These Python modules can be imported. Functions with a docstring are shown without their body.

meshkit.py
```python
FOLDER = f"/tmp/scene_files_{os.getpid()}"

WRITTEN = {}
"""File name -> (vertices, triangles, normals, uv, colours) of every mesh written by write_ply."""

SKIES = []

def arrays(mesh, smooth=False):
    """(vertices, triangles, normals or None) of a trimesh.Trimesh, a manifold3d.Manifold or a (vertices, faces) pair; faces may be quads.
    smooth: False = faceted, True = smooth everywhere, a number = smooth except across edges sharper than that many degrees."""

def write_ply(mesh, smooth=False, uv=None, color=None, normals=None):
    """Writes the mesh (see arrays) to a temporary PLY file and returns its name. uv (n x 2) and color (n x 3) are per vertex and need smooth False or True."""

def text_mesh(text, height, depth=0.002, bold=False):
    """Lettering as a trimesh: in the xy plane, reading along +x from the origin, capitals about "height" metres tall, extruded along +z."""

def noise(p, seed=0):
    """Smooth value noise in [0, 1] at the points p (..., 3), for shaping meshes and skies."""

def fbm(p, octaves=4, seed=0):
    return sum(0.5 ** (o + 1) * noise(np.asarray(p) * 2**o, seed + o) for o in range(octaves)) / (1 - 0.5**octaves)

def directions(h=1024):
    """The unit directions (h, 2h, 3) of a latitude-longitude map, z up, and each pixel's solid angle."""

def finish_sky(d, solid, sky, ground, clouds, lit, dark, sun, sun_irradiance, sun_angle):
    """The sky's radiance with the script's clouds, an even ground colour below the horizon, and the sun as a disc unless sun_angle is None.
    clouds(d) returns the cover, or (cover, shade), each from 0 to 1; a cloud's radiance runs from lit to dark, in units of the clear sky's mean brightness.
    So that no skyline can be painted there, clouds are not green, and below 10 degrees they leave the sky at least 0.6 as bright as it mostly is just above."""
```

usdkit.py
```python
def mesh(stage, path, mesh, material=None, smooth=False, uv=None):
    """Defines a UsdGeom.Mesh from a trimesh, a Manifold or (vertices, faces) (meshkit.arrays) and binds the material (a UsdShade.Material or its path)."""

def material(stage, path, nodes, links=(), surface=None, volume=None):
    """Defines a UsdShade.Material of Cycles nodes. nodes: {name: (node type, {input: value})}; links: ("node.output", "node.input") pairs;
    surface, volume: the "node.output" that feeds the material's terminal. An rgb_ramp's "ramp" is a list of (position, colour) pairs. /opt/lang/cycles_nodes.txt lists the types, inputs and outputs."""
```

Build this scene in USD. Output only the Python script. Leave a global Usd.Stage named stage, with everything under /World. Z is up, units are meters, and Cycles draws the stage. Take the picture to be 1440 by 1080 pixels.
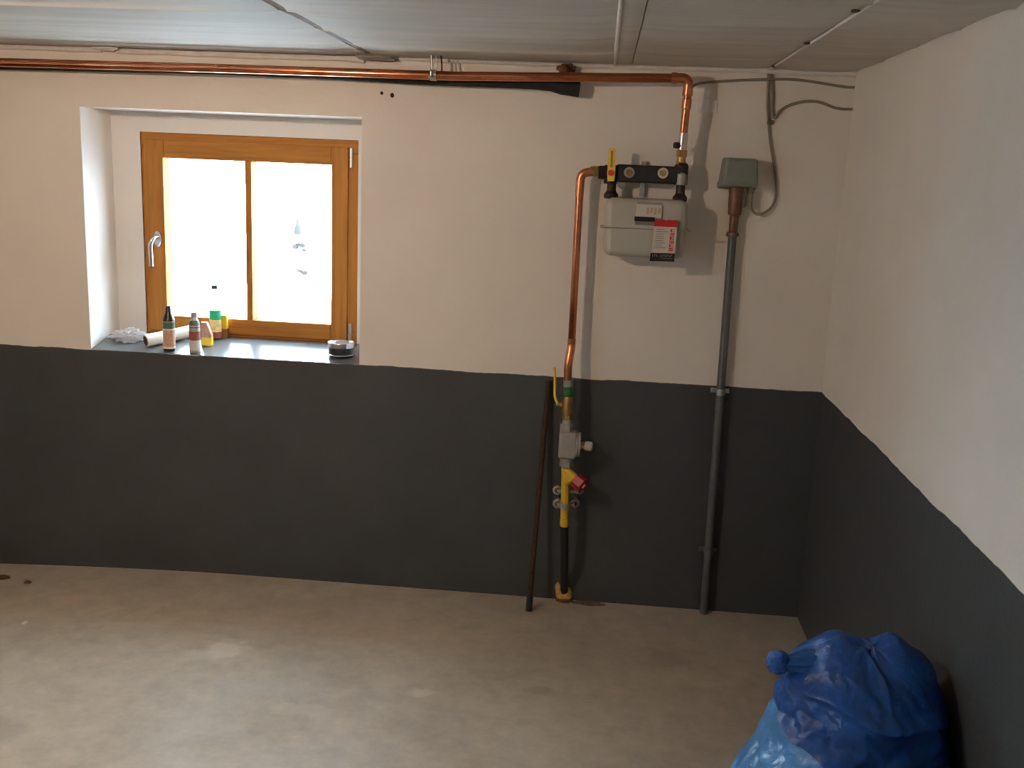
import math, random
import numpy as np, trimesh, usdkit, meshkit
import manifold3d as m3
from pxr import Usd, UsdGeom, UsdLux, UsdShade, Gf, Sdf, Vt

stage = Usd.Stage.CreateInMemory()
UsdGeom.SetStageUpAxis(stage, UsdGeom.Tokens.z)
UsdGeom.SetStageMetersPerUnit(stage, 1.0)
UsdGeom.Xform.Define(stage, '/World')
UsdGeom.Scope.Define(stage, '/World/Looks')

# ------------------------------------------------------------------ camera, sky, lamp levels, exposure
FPX = 1404.43
CAM = np.array([-0.8742, -3.8199, 1.7016])
YAW, PITCH, ROLL = .0818, -.2097, .0420
EXPOSURE = 0.0
SKY_LEVEL = 8.6                     # overcast daylight outside the windows
SKY_COLOR = (0.80, 1.0, 1.19)
LAMP_POS = (-2.25, -2.10, 2.040)     # bare bulb under the ceiling, left of the frame
LAMP_RADIUS = 0.022
LAMP_AXIS = (1.0, .15, -.22)           # the tube bulb lies along this direction
LAMP_LEVEL = 1050.0
LAMP_COLOR = (0.96, 0.69, 0.50)


def cam_axes():
    cy, sy, cp, sp, cr, sr = np.cos(YAW), np.sin(YAW), np.cos(PITCH), np.sin(PITCH), np.cos(ROLL), np.sin(ROLL)
    f = np.array([-sy * cp, cy * cp, sp])
    r0 = np.array([cy, sy, 0.])
    u0 = np.cross(r0, f)
    return cr * r0 + sr * u0, -sr * r0 + cr * u0, f


RX, UX, FX = cam_axes()
cam = UsdGeom.Camera.Define(stage, '/World/camera')
cam.CreateHorizontalApertureAttr(36.0)
cam.CreateVerticalApertureAttr(27.0)
cam.CreateFocalLengthAttr(36.0 * FPX / 1440.0)
cam.CreateClippingRangeAttr(Gf.Vec2f(0.05, 500))
cam.CreateExposureAttr(EXPOSURE)
M = np.eye(4)
M[0, :3], M[1, :3], M[2, :3], M[3, :3] = RX, UX, -FX, CAM
cam.AddTransformOp().Set(Gf.Matrix4d(M.tolist()))

dome = UsdLux.DomeLight.Define(stage, '/World/sky')
dome.CreateIntensityAttr(SKY_LEVEL)
dome.CreateColorAttr(Gf.Vec3f(*SKY_COLOR))


def ray(px, py):
    return FX + RX * (px - 720) / FPX - UX * (py - 540) / FPX


def at(px, py, y):
    """World point seen at the photo's pixel at depth plane y (the back wall's face is y = 0)."""
    d = ray(px, py)
    return CAM + d * (y - CAM[1]) / d[1]


def onz(px, py, z):
    d = ray(px, py)
    return CAM + d * (z - CAM[2]) / d[2]


# ------------------------------------------------------------------ materials
def mat(name, nodes, links, surface='p.BSDF'):
    return usdkit.material(stage, '/World/Looks/' + name, nodes, links, surface=surface)


def plain(name, color, rough=.5, metal=0., noise=0., scale=30., bump=0., bscale=200., **kw):
    c = np.array(color, float)
    n = {"p": ("principled_bsdf", {"base_color": tuple(c), "roughness": rough, "metallic": metal, **kw})}
    l = []
    if noise or bump:
        n["g"] = ("geometry", {})
    if noise:
        n["n"] = ("noise_texture", {"scale": scale, "detail": 4, "roughness": .6})
        n["r"] = ("rgb_ramp", {"ramp": [(.25, tuple(np.clip(c * (1 - noise), 0, 1))), (.75, tuple(np.clip(c * (1 + noise), 0, 1)))]})
        l += [("g.position", "n.vector"), ("n.fac", "r.fac"), ("r.color", "p.base_color")]
    if bump:
        n["bn"] = ("noise_texture", {"scale": bscale, "detail": 4, "roughness": .6})
        n["b"] = ("bump", {"strength": min(1.0, bump * 100), "distance": bump})
        l += [("g.position", "bn.vector"), ("bn.fac", "b.height"), ("b.normal", "p.normal")]
    return mat(name, n, l)


WALLC, DADOC = (.785, .735, .665), (.056, .059, .060)
DADO_Z = .926
MW = mat('wall_paint', {
    "g": ("geometry", {}), "s": ("separate_xyz", {}),
    "wob": ("noise_texture", {"scale": 5.0, "detail": 3, "roughness": .6}),
    "wm": ("math", {"math_type": "multiply_add", "value2": .022, "value3": -.011}),
    "za": ("math", {"math_type": "add"}),
    "st": ("map_range", {"from_min": DADO_Z - .0015, "from_max": DADO_Z + .0015, "to_min": 0., "to_max": 1., "clamp": True}),
    "n1": ("noise_texture", {"scale": 2.2, "detail": 5, "roughness": .6}),
    "r1": ("rgb_ramp", {"ramp": [(.3, tuple(np.array(WALLC) * .955)), (.7, tuple(np.minimum(np.array(WALLC) * 1.035, 1)))]}),
    "n2": ("noise_texture", {"scale": 3.0, "detail": 5, "roughness": .65}),
    "r2": ("rgb_ramp", {"ramp": [(.3, tuple(np.array(DADOC) * .88)), (.7, tuple(np.array(DADOC) * 1.12))]}),
    "mx": ("mix", {}),
    "rg": ("map_range", {"from_min": 0., "from_max": 1., "to_min": .5, "to_max": .9}),
    "bn": ("noise_texture", {"scale": 60.0, "detail": 5, "roughness": .65}),
    "bn2": ("noise_texture", {"scale": 4.0, "detail": 2}),
    "ba": ("math", {"math_type": "multiply_add", "value2": 2.5}),
    "b": ("bump", {"strength": .55, "distance": .0022}),
    "p": ("principled_bsdf", {"specular_ior_level": .35}),
}, [("g.position", "s.vector"), ("g.position", "wob.vector"), ("wob.fac", "wm.value1"), ("s.z", "za.value1"), ("wm.value", "za.value2"), ("za.value", "st.value"),
    ("g.position", "n1.vector"), ("n1.fac", "r1.fac"), ("g.position", "n2.vector"), ("n2.fac", "r2.fac"),
    ("st.result", "mx.fac"), ("r2.color", "mx.color1"), ("r1.color", "mx.color2"), ("mx.color", "p.base_color"),
    ("st.result", "rg.value"), ("rg.result", "p.roughness"),
    ("g.position", "bn.vector"), ("g.position", "bn2.vector"), ("bn2.fac", "ba.value1"), ("bn.fac", "ba.value3"), ("ba.value", "b.height"), ("b.normal", "p.normal")])


def stain_chain(spots, nodes, links, start):
    """Pale or dark patches with shapes of their own on the floor: (x, y, radius x, radius y, colour, strength)."""
    prev = start
    for i, (x, y, rx, ry, c, k) in enumerate(spots):
        nodes[f"sm{i}"] = ("mapping", {"location": (-x / rx, -y / ry, 0), "scale": (1 / rx, 1 / ry, 0.0)})
        nodes[f"sn{i}"] = ("vector_math", {"math_type": "length"})
        nodes[f"so{i}"] = ("math", {"math_type": "multiply_add", "value2": 1.7, "value3": -.85})
        nodes[f"sa{i}"] = ("math", {"math_type": "add"})
        nodes[f"sr{i}"] = ("map_range", {"range_type": "smoothstep", "from_min": .35, "from_max": 1.1, "to_min": k, "to_max": 0., "clamp": True})
        nodes[f"sx{i}"] = ("mix", {"color2": c})
        links += [("g.position", f"sm{i}.vector"), (f"sm{i}.vector", f"sn{i}.vector1"), ("sno.fac", f"so{i}.value1"), (f"sn{i}.value", f"sa{i}.value1"), (f"so{i}.value", f"sa{i}.value2"),
                  (f"sa{i}.value", f"sr{i}.value"), (f"sr{i}.result", f"sx{i}.fac"), (prev, f"sx{i}.color1")]
        prev = f"sx{i}.color"
    return prev


FLOORC = np.array((.415, .365, .290))
fn = {"g": ("geometry", {}), "n1": ("noise_texture", {"scale": 1.5, "detail": 6, "roughness": .62, "distortion": .5}),
      "r1": ("rgb_ramp", {"ramp": [(.30, tuple(FLOORC * .86)), (.5, tuple(FLOORC)), (.72, tuple(FLOORC * 1.11))]}),
      "n3": ("noise_texture", {"scale": 11., "detail": 6, "roughness": .7}),
      "r3": ("rgb_ramp", {"ramp": [(.32, (.86, .86, .86)), (.68, (1.1, 1.1, 1.1))]}),
      "mu": ("mix", {"mix_type": "multiply", "fac": 1.0}),
      "sno": ("noise_texture", {"scale": 18., "detail": 4}),
      "n4": ("noise_texture", {"scale": 2.3, "detail": 5}),
      "rr": ("map_range", {"from_min": .3, "from_max": .7, "to_min": .42, "to_max": .66}),
      "bn": ("noise_texture", {"scale": 35., "detail": 6, "roughness": .7}),
      "b": ("bump", {"strength": .35, "distance": .002}), "p": ("principled_bsdf", {"specular_ior_level": .4})}
fl = [("g.position", "n1.vector"), ("n1.fac", "r1.fac"), ("g.position", "n3.vector"), ("n3.fac", "r3.fac"), ("r1.color", "mu.color1"), ("r3.color", "mu.color2"), ("g.position", "sno.vector"),
      ("g.position", "n4.vector"), ("n4.fac", "rr.value"), ("rr.result", "p.roughness"), ("g.position", "bn.vector"), ("bn.fac", "b.height"), ("b.normal", "p.normal")]
PALE = (.62, .58, .50)
last = stain_chain([(-2.11, -.64, .085, .075, PALE, .6), (-2.16, -.70, .12, .06, PALE, .25), (-1.39, -.825, .06, .032, PALE, .45), (-2.915, -.555, .014, .02, (.75, .7, .6), .8),
                    (-2.6, -1.25, .12, .10, (.25, .23, .21), .4), (-1.9, -.9, .2, .09, (.33, .31, .29), .3), (-1.75, -1.0, .12, .05, PALE, .2),
                    (-1.0, -.75, .05, .04, (.25, .2, .15), .4), (-.55, -.45, .12, .10, (.22, .18, .14), .35)], fn, fl, "mu.color")
fl.append((last, "p.base_color"))
MFLOOR = mat('floor_concrete', fn, fl)

CEILC = np.array((.635, .605, .55))
MCEIL = mat('ceiling_paint', {
    "g": ("geometry", {}), "m": ("mapping", {"scale": (.35, 3.0, 1.0)}), "n": ("noise_texture", {"scale": 3.5, "detail": 6, "roughness": .65}),
    "r": ("rgb_ramp", {"ramp": [(.28, tuple(CEILC * .86)), (.7, tuple(CEILC * 1.1))]}),
    "bm": ("mapping", {"scale": (.25, 1.6, 1.0)}), "bn": ("noise_texture", {"scale": 14., "detail": 4, "roughness": .55}), "b": ("bump", {"strength": .5, "distance": .003}),
    "p": ("principled_bsdf", {"roughness": .6, "specular_ior_level": .3})},
    [("g.position", "m.vector"), ("m.vector", "n.vector"), ("n.fac", "r.fac"), ("r.color", "p.base_color"), ("g.position", "bm.vector"), ("bm.vector", "bn.vector"), ("bn.fac", "b.height"), ("b.normal", "p.normal")])
MSLAB = plain('joint_mortar', (.30, .27, .24), .9, noise=.25, scale=18, bump=.004, bscale=40)
MSLAB2 = plain('anchor_hole_mortar', (.12, .10, .08), .9, noise=.3, scale=60)
MBEAD = plain('filler_bead', (.72, .70, .66), .8, noise=.1, scale=30, bump=.002, bscale=50)
MPLASTER = plain('reveal_plaster', (.82, .80, .77), .85, noise=.04, scale=5, bump=.0015, bscale=60)
MSILL = plain('sill_gloss_paint', (.13, .14, .15), .20, noise=.12, scale=14, bump=.0005, bscale=18, specular_ior_level=.8)


def wood(name, base, axis):
    sc = {"x": (1.2, 26, 26), "z": (26, 26, 1.2)}[axis]
    b = np.array(base)
    return mat(name, {"g": ("geometry", {}), "m": ("mapping", {"scale": sc}), "n": ("noise_texture", {"scale": 2.2, "detail": 6, "roughness": .6, "distortion": .6}),
                      "r": ("rgb_ramp", {"ramp": [(.28, tuple(b * .74)), (.5, tuple(b)), (.75, tuple(b * 1.18))]}), "b": ("bump", {"strength": .15, "distance": .0006}),
                      "p": ("principled_bsdf", {"roughness": .6, "specular_ior_level": .09})},
               [("g.position", "m.vector"), ("m.vector", "n.vector"), ("n.fac", "r.fac"), ("r.color", "p.base_color"), ("n.fac", "b.height"), ("b.normal", "p.normal")])


WOODC = (.40, .163, .036)
MWX, MWZ = wood('oiled_wood_horizontal', WOODC, 'x'), wood('oiled_wood_vertical', WOODC, 'z')
MPANE = mat('window_glass', {"lw": ("layer_weight", {"blend": .5}), "pw": ("math", {"math_type": "power", "value2": 4.0}), "f": ("math", {"math_type": "multiply_add", "value2": .6, "value3": .025}), "t": ("transparent_bsdf", {"color": (.96, .985, .98)}), "gl": ("glossy_bsdf", {"color": (1, 1, 1), "roughness": .02}), "m": ("mix_closure", {})},
            [("lw.facing", "pw.value1"), ("pw.value", "f.value1"), ("f.value", "m.fac"), ("t.BSDF", "m.closure1"), ("gl.BSDF", "m.closure2")], surface="m.closure")
MALU = plain('brushed_aluminium', (.72, .73, .74), .28, 1.0)
MZINC = plain('zinc_plated_steel', (.52, .53, .53), .42, 1.0, noise=.2, scale=60)
MCOPPER = mat('copper', {"g": ("geometry", {}), "n": ("noise_texture", {"scale": 9., "detail": 5, "roughness": .65}),
                         "r": ("rgb_ramp", {"ramp": [(.3, (.38, .125, .058)), (.55, (.60, .225, .11)), (.8, (.74, .33, .18))]}),
                         "rr": ("map_range", {"from_min": .3, "from_max": .7, "to_min": .15, "to_max": .25}), "p": ("principled_bsdf", {"metallic": 1.0})},
              [("g.position", "n.vector"), ("n.fac", "r.fac"), ("r.color", "p.base_color"), ("n.fac", "rr.value"), ("rr.result", "p.roughness")])
MCOPPER2 = plain('copper_fitting', (.62, .24, .12), .3, 1.0, noise=.25, scale=40)
MBRASS = plain('brass', (.62, .42, .16), .3, 1.0, noise=.18, scale=50)
MBRASSD = plain('dull_brass', (.42, .27, .10), .45, .85, noise=.25, scale=40, bump=.0005, bscale=200)
MCAST = plain('black_cast_iron', (.020, .019, .018), .5, .2, noise=.2, scale=60, bump=.0008, bscale=250)
MUNION = plain('dark_union_nut', (.045, .028, .018), .5, .5, noise=.3, scale=60)
MGREYCAP = plain('grey_end_cap', (.33, .33, .30), .5, .3, noise=.15, scale=80)
MMETER = plain('meter_grey_enamel', (.45, .445, .39), .42, noise=.03, scale=12)
MMETERD = plain('meter_window_dark', (.20, .21, .18), .3)
MWHITEP = plain('white_print', (.60, .555, .50), .5)
MCREAMP = plain('cream_print', (.50, .38, .26), .5)
MBLACKP = plain('black_print', (.012, .012, .014), .45)
MREDP = plain('red_print', (.52, .014, .018), .45)
MGREYP = plain('grey_print', (.30, .29, .27), .6)
MYEL = plain('yellow_enamel', (.64, .40, .025), .38, noise=.05, scale=40)
MYELH = plain('yellow_handle', (.80, .55, .05), .4)
MRED = plain('red_plastic', (.30, .006, .009), .42)
MREDD = plain('red_dot', (.55, .03, .02), .45)
MREG = plain('regulator_grey_casting', (.37, .355, .33), .45, .35, noise=.12, scale=70, bump=.0006, bscale=200)
MPALE = plain('pale_nipple', (.46, .44, .39), .4)
MGREEN = plain('green_band', (.018, .13, .04), .45)
MBLACKPIPE = plain('black_wrapped_pipe', (.008, .008, .009), .6, bump=.0012, bscale=120)
MOCHRE = plain('ochre_sealing_foam', (.52, .31, .10), .9, noise=.45, scale=45, bump=.006, bscale=50)
MDIRT = plain('brown_dirt', (.10, .055, .028), .95, noise=.5, scale=60, bump=.004, bscale=80)
MDIRT2 = plain('pale_brown_dirt', (.15, .10, .06), .95, noise=.5, scale=60, bump=.004, bscale=80)
MRUST = plain('rusted_iron', (.052, .026, .017), .75, .3, noise=.4, scale=50, bump=.0015, bscale=150)
MRUSTB = plain('rust_brown', (.16, .065, .028), .85, noise=.45, scale=60, bump=.002, bscale=150)
MFOAM = plain('black_foam_sleeve', (.018, .017, .017), .85, noise=.3, scale=30, bump=.002, bscale=90)
MBOX = plain('grey_green_box', (.20, .222, .195), .5, noise=.1, scale=25)
MCOND = plain('grey_conduit', (.115, .128, .125), .42, .25, noise=.18, scale=25)
MBROWNP = plain('brown_reducer', (.16, .085, .05), .5, .3, noise=.3, scale=50)
MCABLE = plain('grey_beige_cable', (.22, .19, .14), .55, noise=.1, scale=40)
MCABLED = plain('cable_sheath_dark', (.13, .115, .085), .6)
MDARK = plain('dark_hole', (.03, .022, .018), .9)
MSNOW = plain('snow', (.90, .91, .93), .8, noise=.02, scale=2)
MSPIRE = plain('bluish_conifer_needles', (.040, .036, .033), .9, noise=.3, scale=8, specular_ior_level=.05)
MHOLDER = plain('lamp_holder_black', (.03, .03, .03), .4)
MBULB = mat('lit_bulb', {"e": ("emission", {"color": LAMP_COLOR, "strength": LAMP_LEVEL})}, [], surface="e.emission")
MDOOR = plain('white_door_paint', (.75, .75, .73), .4)
MPAPER = plain('white_paper_roll', (.86, .86, .84), .7)
MCARD = plain('brown_cardboard', (.36, .22, .12), .9)
MBTBLK = plain('black_bottle_plastic', (.012, .014, .013), .3)
MBTWHT = plain('white_bottle_plastic', (.80, .80, .80), .35)
MBTGRY = plain('grey_silver_plastic', (.45, .44, .45), .35, .3)
MLBGRN = plain('dark_green_label', (.09, .13, .08), .45, noise=.6, scale=140)
MLBTAN = plain('tan_label', (.58, .36, .24), .5, noise=.25, scale=90)
MLBBRN = plain('brown_label_patch', (.26, .085, .05), .5, noise=.3, scale=90)
MLBPALE = plain('pale_label', (.66, .64, .62), .5, noise=.2, scale=120)
MLBBRIGHT = plain('bright_green_label', (.02, .48, .22), .45, noise=.15, scale=150)
MLBCREAM = plain('cream_label', (.80, .62, .32), .5, noise=.25, scale=70)
MCAPG = plain('dark_green_cap', (.02, .06, .05), .4)
MCLEAR = mat('clear_plastic', {"lw": ("layer_weight", {"blend": .5}), "pw": ("math", {"math_type": "power", "value2": 3.0}), "f": ("math", {"math_type": "multiply_add", "value2": .7, "value3": .03}), "t": ("transparent_bsdf", {"color": (.93, .97, .96)}), "gl": ("glossy_bsdf", {"color": (1, 1, 1), "roughness": .08}), "m": ("mix_closure", {})},
             [("lw.facing", "pw.value1"), ("pw.value", "f.value1"), ("f.value", "m.fac"), ("t.BSDF", "m.closure1"), ("gl.BSDF", "m.closure2")], surface="m.closure")
MFILM = mat('crumpled_film', {"d": ("diffuse_bsdf", {"color": (.85, .87, .9)}), "tr": ("translucent_bsdf", {"color": (.85, .87, .9)}), "t": ("transparent_bsdf", {"color": (.97, .98, 1)}), "gl": ("glossy_bsdf", {"color": (1, 1, 1), "roughness": .15}),
                              "m1": ("mix_closure", {"fac": .5}), "m2": ("mix_closure", {"fac": .35}), "m3": ("mix_closure", {"fac": .3})},
            [("d.BSDF", "m1.closure1"), ("tr.BSDF", "m1.closure2"), ("m1.closure", "m2.closure1"), ("t.BSDF", "m2.closure2"), ("m2.closure", "m3.closure1"), ("gl.BSDF", "m3.closure2")], surface="m3.closure")
MYCARD = plain('yellow_carton', (.82, .56, .03), .5, noise=.06, scale=60)
MPCARD = plain('pink_beige_carton', (.42, .25, .19), .55, noise=.3, scale=80)
MBCARD = plain('brown_printed_carton', (.30, .13, .05), .5, noise=.5, scale=60)
MLID = plain('silver_tin_lid', (.75, .76, .78), .25, 1.0)
MTIN = plain('black_tin_body', (.02, .02, .024), .35)


def film(name, color, trans, rough):
    c = np.array(color)
    return mat(name, {"g": ("geometry", {}), "n": ("noise_texture", {"scale": 7., "detail": 4}), "r": ("rgb_ramp", {"ramp": [(.3, tuple(c * .8)), (.7, tuple(np.minimum(c * 1.25, 1)))]}),
                      "bn": ("noise_texture", {"scale": 26., "detail": 4, "roughness": .6, "distortion": 1.2}), "b": ("bump", {"strength": .7, "distance": .006}),
                      "p": ("principled_bsdf", {"roughness": rough, "specular_ior_level": .6}), "t": ("translucent_bsdf", {}), "m": ("mix_closure", {"fac": trans})},
               [("g.position", "n.vector"), ("n.fac", "r.fac"), ("r.color", "p.base_color"), ("r.color", "t.color"), ("g.position", "bn.vector"), ("bn.fac", "b.height"), ("b.normal", "p.normal"),
                ("p.BSDF", "m.closure1"), ("t.BSDF", "m.closure2")], surface="m.closure")


MBAGD = film('blue_bag_folded_film', (.008, .085, .36), .25, .36)
MBAGT = film('blue_bag_twisted_film', (.012, .105, .42), .04, .34)
MBAGL = film('blue_bag_taut_film', (.08, .27, .60), .15, .25)

# ------------------------------------------------------------------ naming, tagging
USED = {}


def unique(parent, name):
    key = parent + '/' + name
    k = USED.get(key, -1) + 1
    USED[key] = k
    return key if k == 0 else f"{key}_{k:03d}"


def tag(p, label=None, cat=None, group=None, kind=None):
    for k, v in (('label', label), ('category', cat), ('group', group), ('kind', kind)):
        if v:
            p.SetCustomDataByKey(k, v)
    return p


class T:
    """A thing: an Xform at its base; parts are given in world coordinates."""

    def __init__(s, name, base, label, cat, group=None, kind=None):
        s.base = np.array(base, float)
        s.path = unique('/World', name)
        x = UsdGeom.Xform.Define(stage, s.path)
        x.AddTranslateOp().Set(Gf.Vec3d(*map(float, s.base)))
        tag(x.GetPrim(), label, cat, group, kind)

    def part(s, name, m, material, parent=None, smooth=35, label=None, kind=None):
        v, f = vf(m)
        p = unique(parent or s.path, name)
        g = usdkit.mesh(stage, p, trimesh.Trimesh(v - s.base, f, process=False), material, smooth=smooth)
        tag(g.GetPrim(), label, kind=kind)
        return p


def vf(m):
    if isinstance(m, (list, tuple)) and not isinstance(m[0], np.ndarray):
        parts = [vf(x) for x in m]
        o, V, F = 0, [], []
        for v, f in parts:
            V.append(v), F.append(f + o)
            o += len(v)
        return np.vstack(V), np.vstack(F)
    v, f, _ = meshkit.arrays(m)
    return np.asarray(v, float), np.asarray(f, int)


def single(name, m, material, label, cat, group=None, kind=None, smooth=35):
    v, f = vf(m)
    p = unique('/World', name)
    b = np.array([(v[:, 0].min() + v[:, 0].max()) / 2, (v[:, 1].min() + v[:, 1].max()) / 2, v[:, 2].min()])
    g = usdkit.mesh(stage, p, trimesh.Trimesh(v - b, f, process=False), material, smooth=smooth)
    UsdGeom.Xformable(g).AddTranslateOp().Set(Gf.Vec3d(*map(float, b)))
    tag(g.GetPrim(), label, cat, group, kind)
    return p


# ------------------------------------------------------------------ shapes
def box(lo, hi):
    lo, hi = np.minimum(lo, hi), np.maximum(lo, hi)
    return trimesh.creation.box(extents=hi - lo, transform=trimesh.transformations.translation_matrix((lo + hi) / 2))


def rbox(lo, hi, r, n=12):
    lo, hi = np.minimum(lo, hi).astype(float), np.maximum(lo, hi).astype(float)
    r = min(r, (hi - lo).min() * .499)
    s = m3.Manifold.sphere(r, n)
    pts = [s.translate([x, y, z]) for x in (lo[0] + r, hi[0] - r) for y in (lo[1] + r, hi[1] - r) for z in (lo[2] + r, hi[2] - r)]
    return m3.Manifold.batch_hull(pts)


def frame_to(axis):
    a = np.asarray(axis, float)
    a = a / np.linalg.norm(a)
    h = np.array([0, 0, 1.]) if abs(a[2]) < .9 else np.array([0, 1., 0])
    x = np.cross(h, a)
    x /= np.linalg.norm(x)
    return np.stack([x, np.cross(a, x), a], 1)


def lathe(profile, origin, axis=(0, 0, 1), n=28):
    """profile: (radius, height along axis) from bottom to top; ends closed."""
    pr = [(max(r, 1e-5), h) for r, h in profile]
    pr = [(1e-5, pr[0][1])] + pr + [(1e-5, pr[-1][1])]
    R = frame_to(axis)
    a = np.arange(n) * 2 * np.pi / n
    V = np.concatenate([np.stack([r * np.cos(a), r * np.sin(a), np.full(n, h)], 1) for r, h in pr]) @ R.T + np.asarray(origin, float)
    F = []
    for k in range(len(pr) - 1):
        i, j = np.arange(n) + k * n, (np.arange(n) + 1) % n + k * n
        F += [np.stack([i, j, j + n], 1), np.stack([i, j + n, i + n], 1)]
    return V, np.vstack(F)


def cyl(p, q, r, r2=None, n=24, ch=.12):
    p, q = np.asarray(p, float), np.asarray(q, float)
    L = np.linalg.norm(q - p)
    r2 = r if r2 is None else r2
    c = min(ch * min(r, r2), L * .2)
    return lathe([(r - c, 0), (r, c), (r2, L - c), (r2 - c, L)], p, q - p, n)


def hexnut(p, q, r):
    return cyl(p, q, r, n=6, ch=.08)


def fillet(pts, rad, k=8):
    pts = [np.asarray(p, float) for p in pts]
    out = [pts[0]]
    for a, b, c in zip(pts, pts[1:], pts[2:]):
        u, v = a - b, c - b
        lu, lv = np.linalg.norm(u), np.linalg.norm(v)
        d = min(rad, lu * .48, lv * .48)
        p, q = b + u / lu * d, b + v / lv * d
        for t in np.linspace(0, 1, k):
            out.append((1 - t) ** 2 * p + 2 * t * (1 - t) * b + t * t * q)
    out.append(pts[-1])
    return np.array(out)


def tube(path, r, n=16, cap=True):
    P = np.asarray(path, float)
    keep = [0] + [i for i in range(1, len(P)) if np.linalg.norm(P[i] - P[i - 1]) > 1e-6]
    rr = np.broadcast_to(np.asarray(r, float), len(P))[keep]
    P = P[keep]
    t = np.gradient(P, axis=0)
    t /= np.linalg.norm(t, axis=1)[:, None]
    x = frame_to(t[0])[:, 0]
    a = np.arange(n) * 2 * np.pi / n
    V = []
    for i in range(len(P)):
        x = x - t[i] * (x @ t[i])
        x /= np.linalg.norm(x)
        y = np.cross(t[i], x)
        V.append(P[i] + rr[i] * (np.cos(a)[:, None] * x + np.sin(a)[:, None] * y))
    V = np.concatenate(V)
    F = []
    for k in range(len(P) - 1):
        i, j = np.arange(n) + k * n, (np.arange(n) + 1) % n + k * n
        F += [np.stack([i, j, j + n], 1), np.stack([i, j + n, i + n], 1)]
    F = np.vstack(F)
    if cap:
        c0, c1 = len(V), len(V) + 1
        V = np.vstack([V, P[0], P[-1]])
        i, j = np.arange(n), (np.arange(n) + 1) % n
        o = (len(P) - 1) * n
        F = np.vstack([F, np.stack([j, i, np.full(n, c0)], 1), np.stack([i + o, j + o, np.full(n, c1)], 1)])
    return V, F


def smooth_curve(pts, k=10):
    from scipy.interpolate import CubicSpline
    P = np.array(pts, float)
    s = np.r_[0, np.cumsum(np.linalg.norm(np.diff(P, axis=0), axis=1))]
    return CubicSpline(s, P)(np.linspace(0, s[-1], k * (len(P) - 1) + 1))


def flat(m, origin, right, up):
    """Places a mesh made in xy (z = out of the face) on a face."""
    v, f = vf(m)
    r, u = np.asarray(right, float), np.asarray(up, float)
    r, u = r / np.linalg.norm(r), u / np.linalg.norm(u)
    return v @ np.stack([r, u, np.cross(r, u)]) + np.asarray(origin, float), f


def extrude(poly, depth):
    return trimesh.creation.extrude_polygon(poly, depth, engine='earcut')


def lump(c, r, seed, squash=(1, 1, 1), amp=.35, sub=3, freq=2.0):
    s = trimesh.creation.icosphere(sub, 1.0)
    v = s.vertices * (1 + amp * (meshkit.fbm(s.vertices * freq + 7.3 * seed, 3, seed)[:, None] - .5) * 2)
    return v * np.array(squash) * r + np.asarray(c, float), s.faces


# ------------------------------------------------------------------ the room
HC = 2.094
XL, YF = -4.40, -6.20
WT = .42
OX0, OX1, OZ0, OZ1 = -2.905, -1.796, .926, 1.879     # opening in the wall's face
BX0, BX1, BZ0, BZ1 = -2.786, -1.866, .948, 1.801     # narrower hole that holds the frame
BY = .25


def mbox(lo, hi):
    lo, hi = np.array(lo, float), np.array(hi, float)
    return m3.Manifold.cube((hi - lo).tolist()).translate(lo.tolist())


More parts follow.
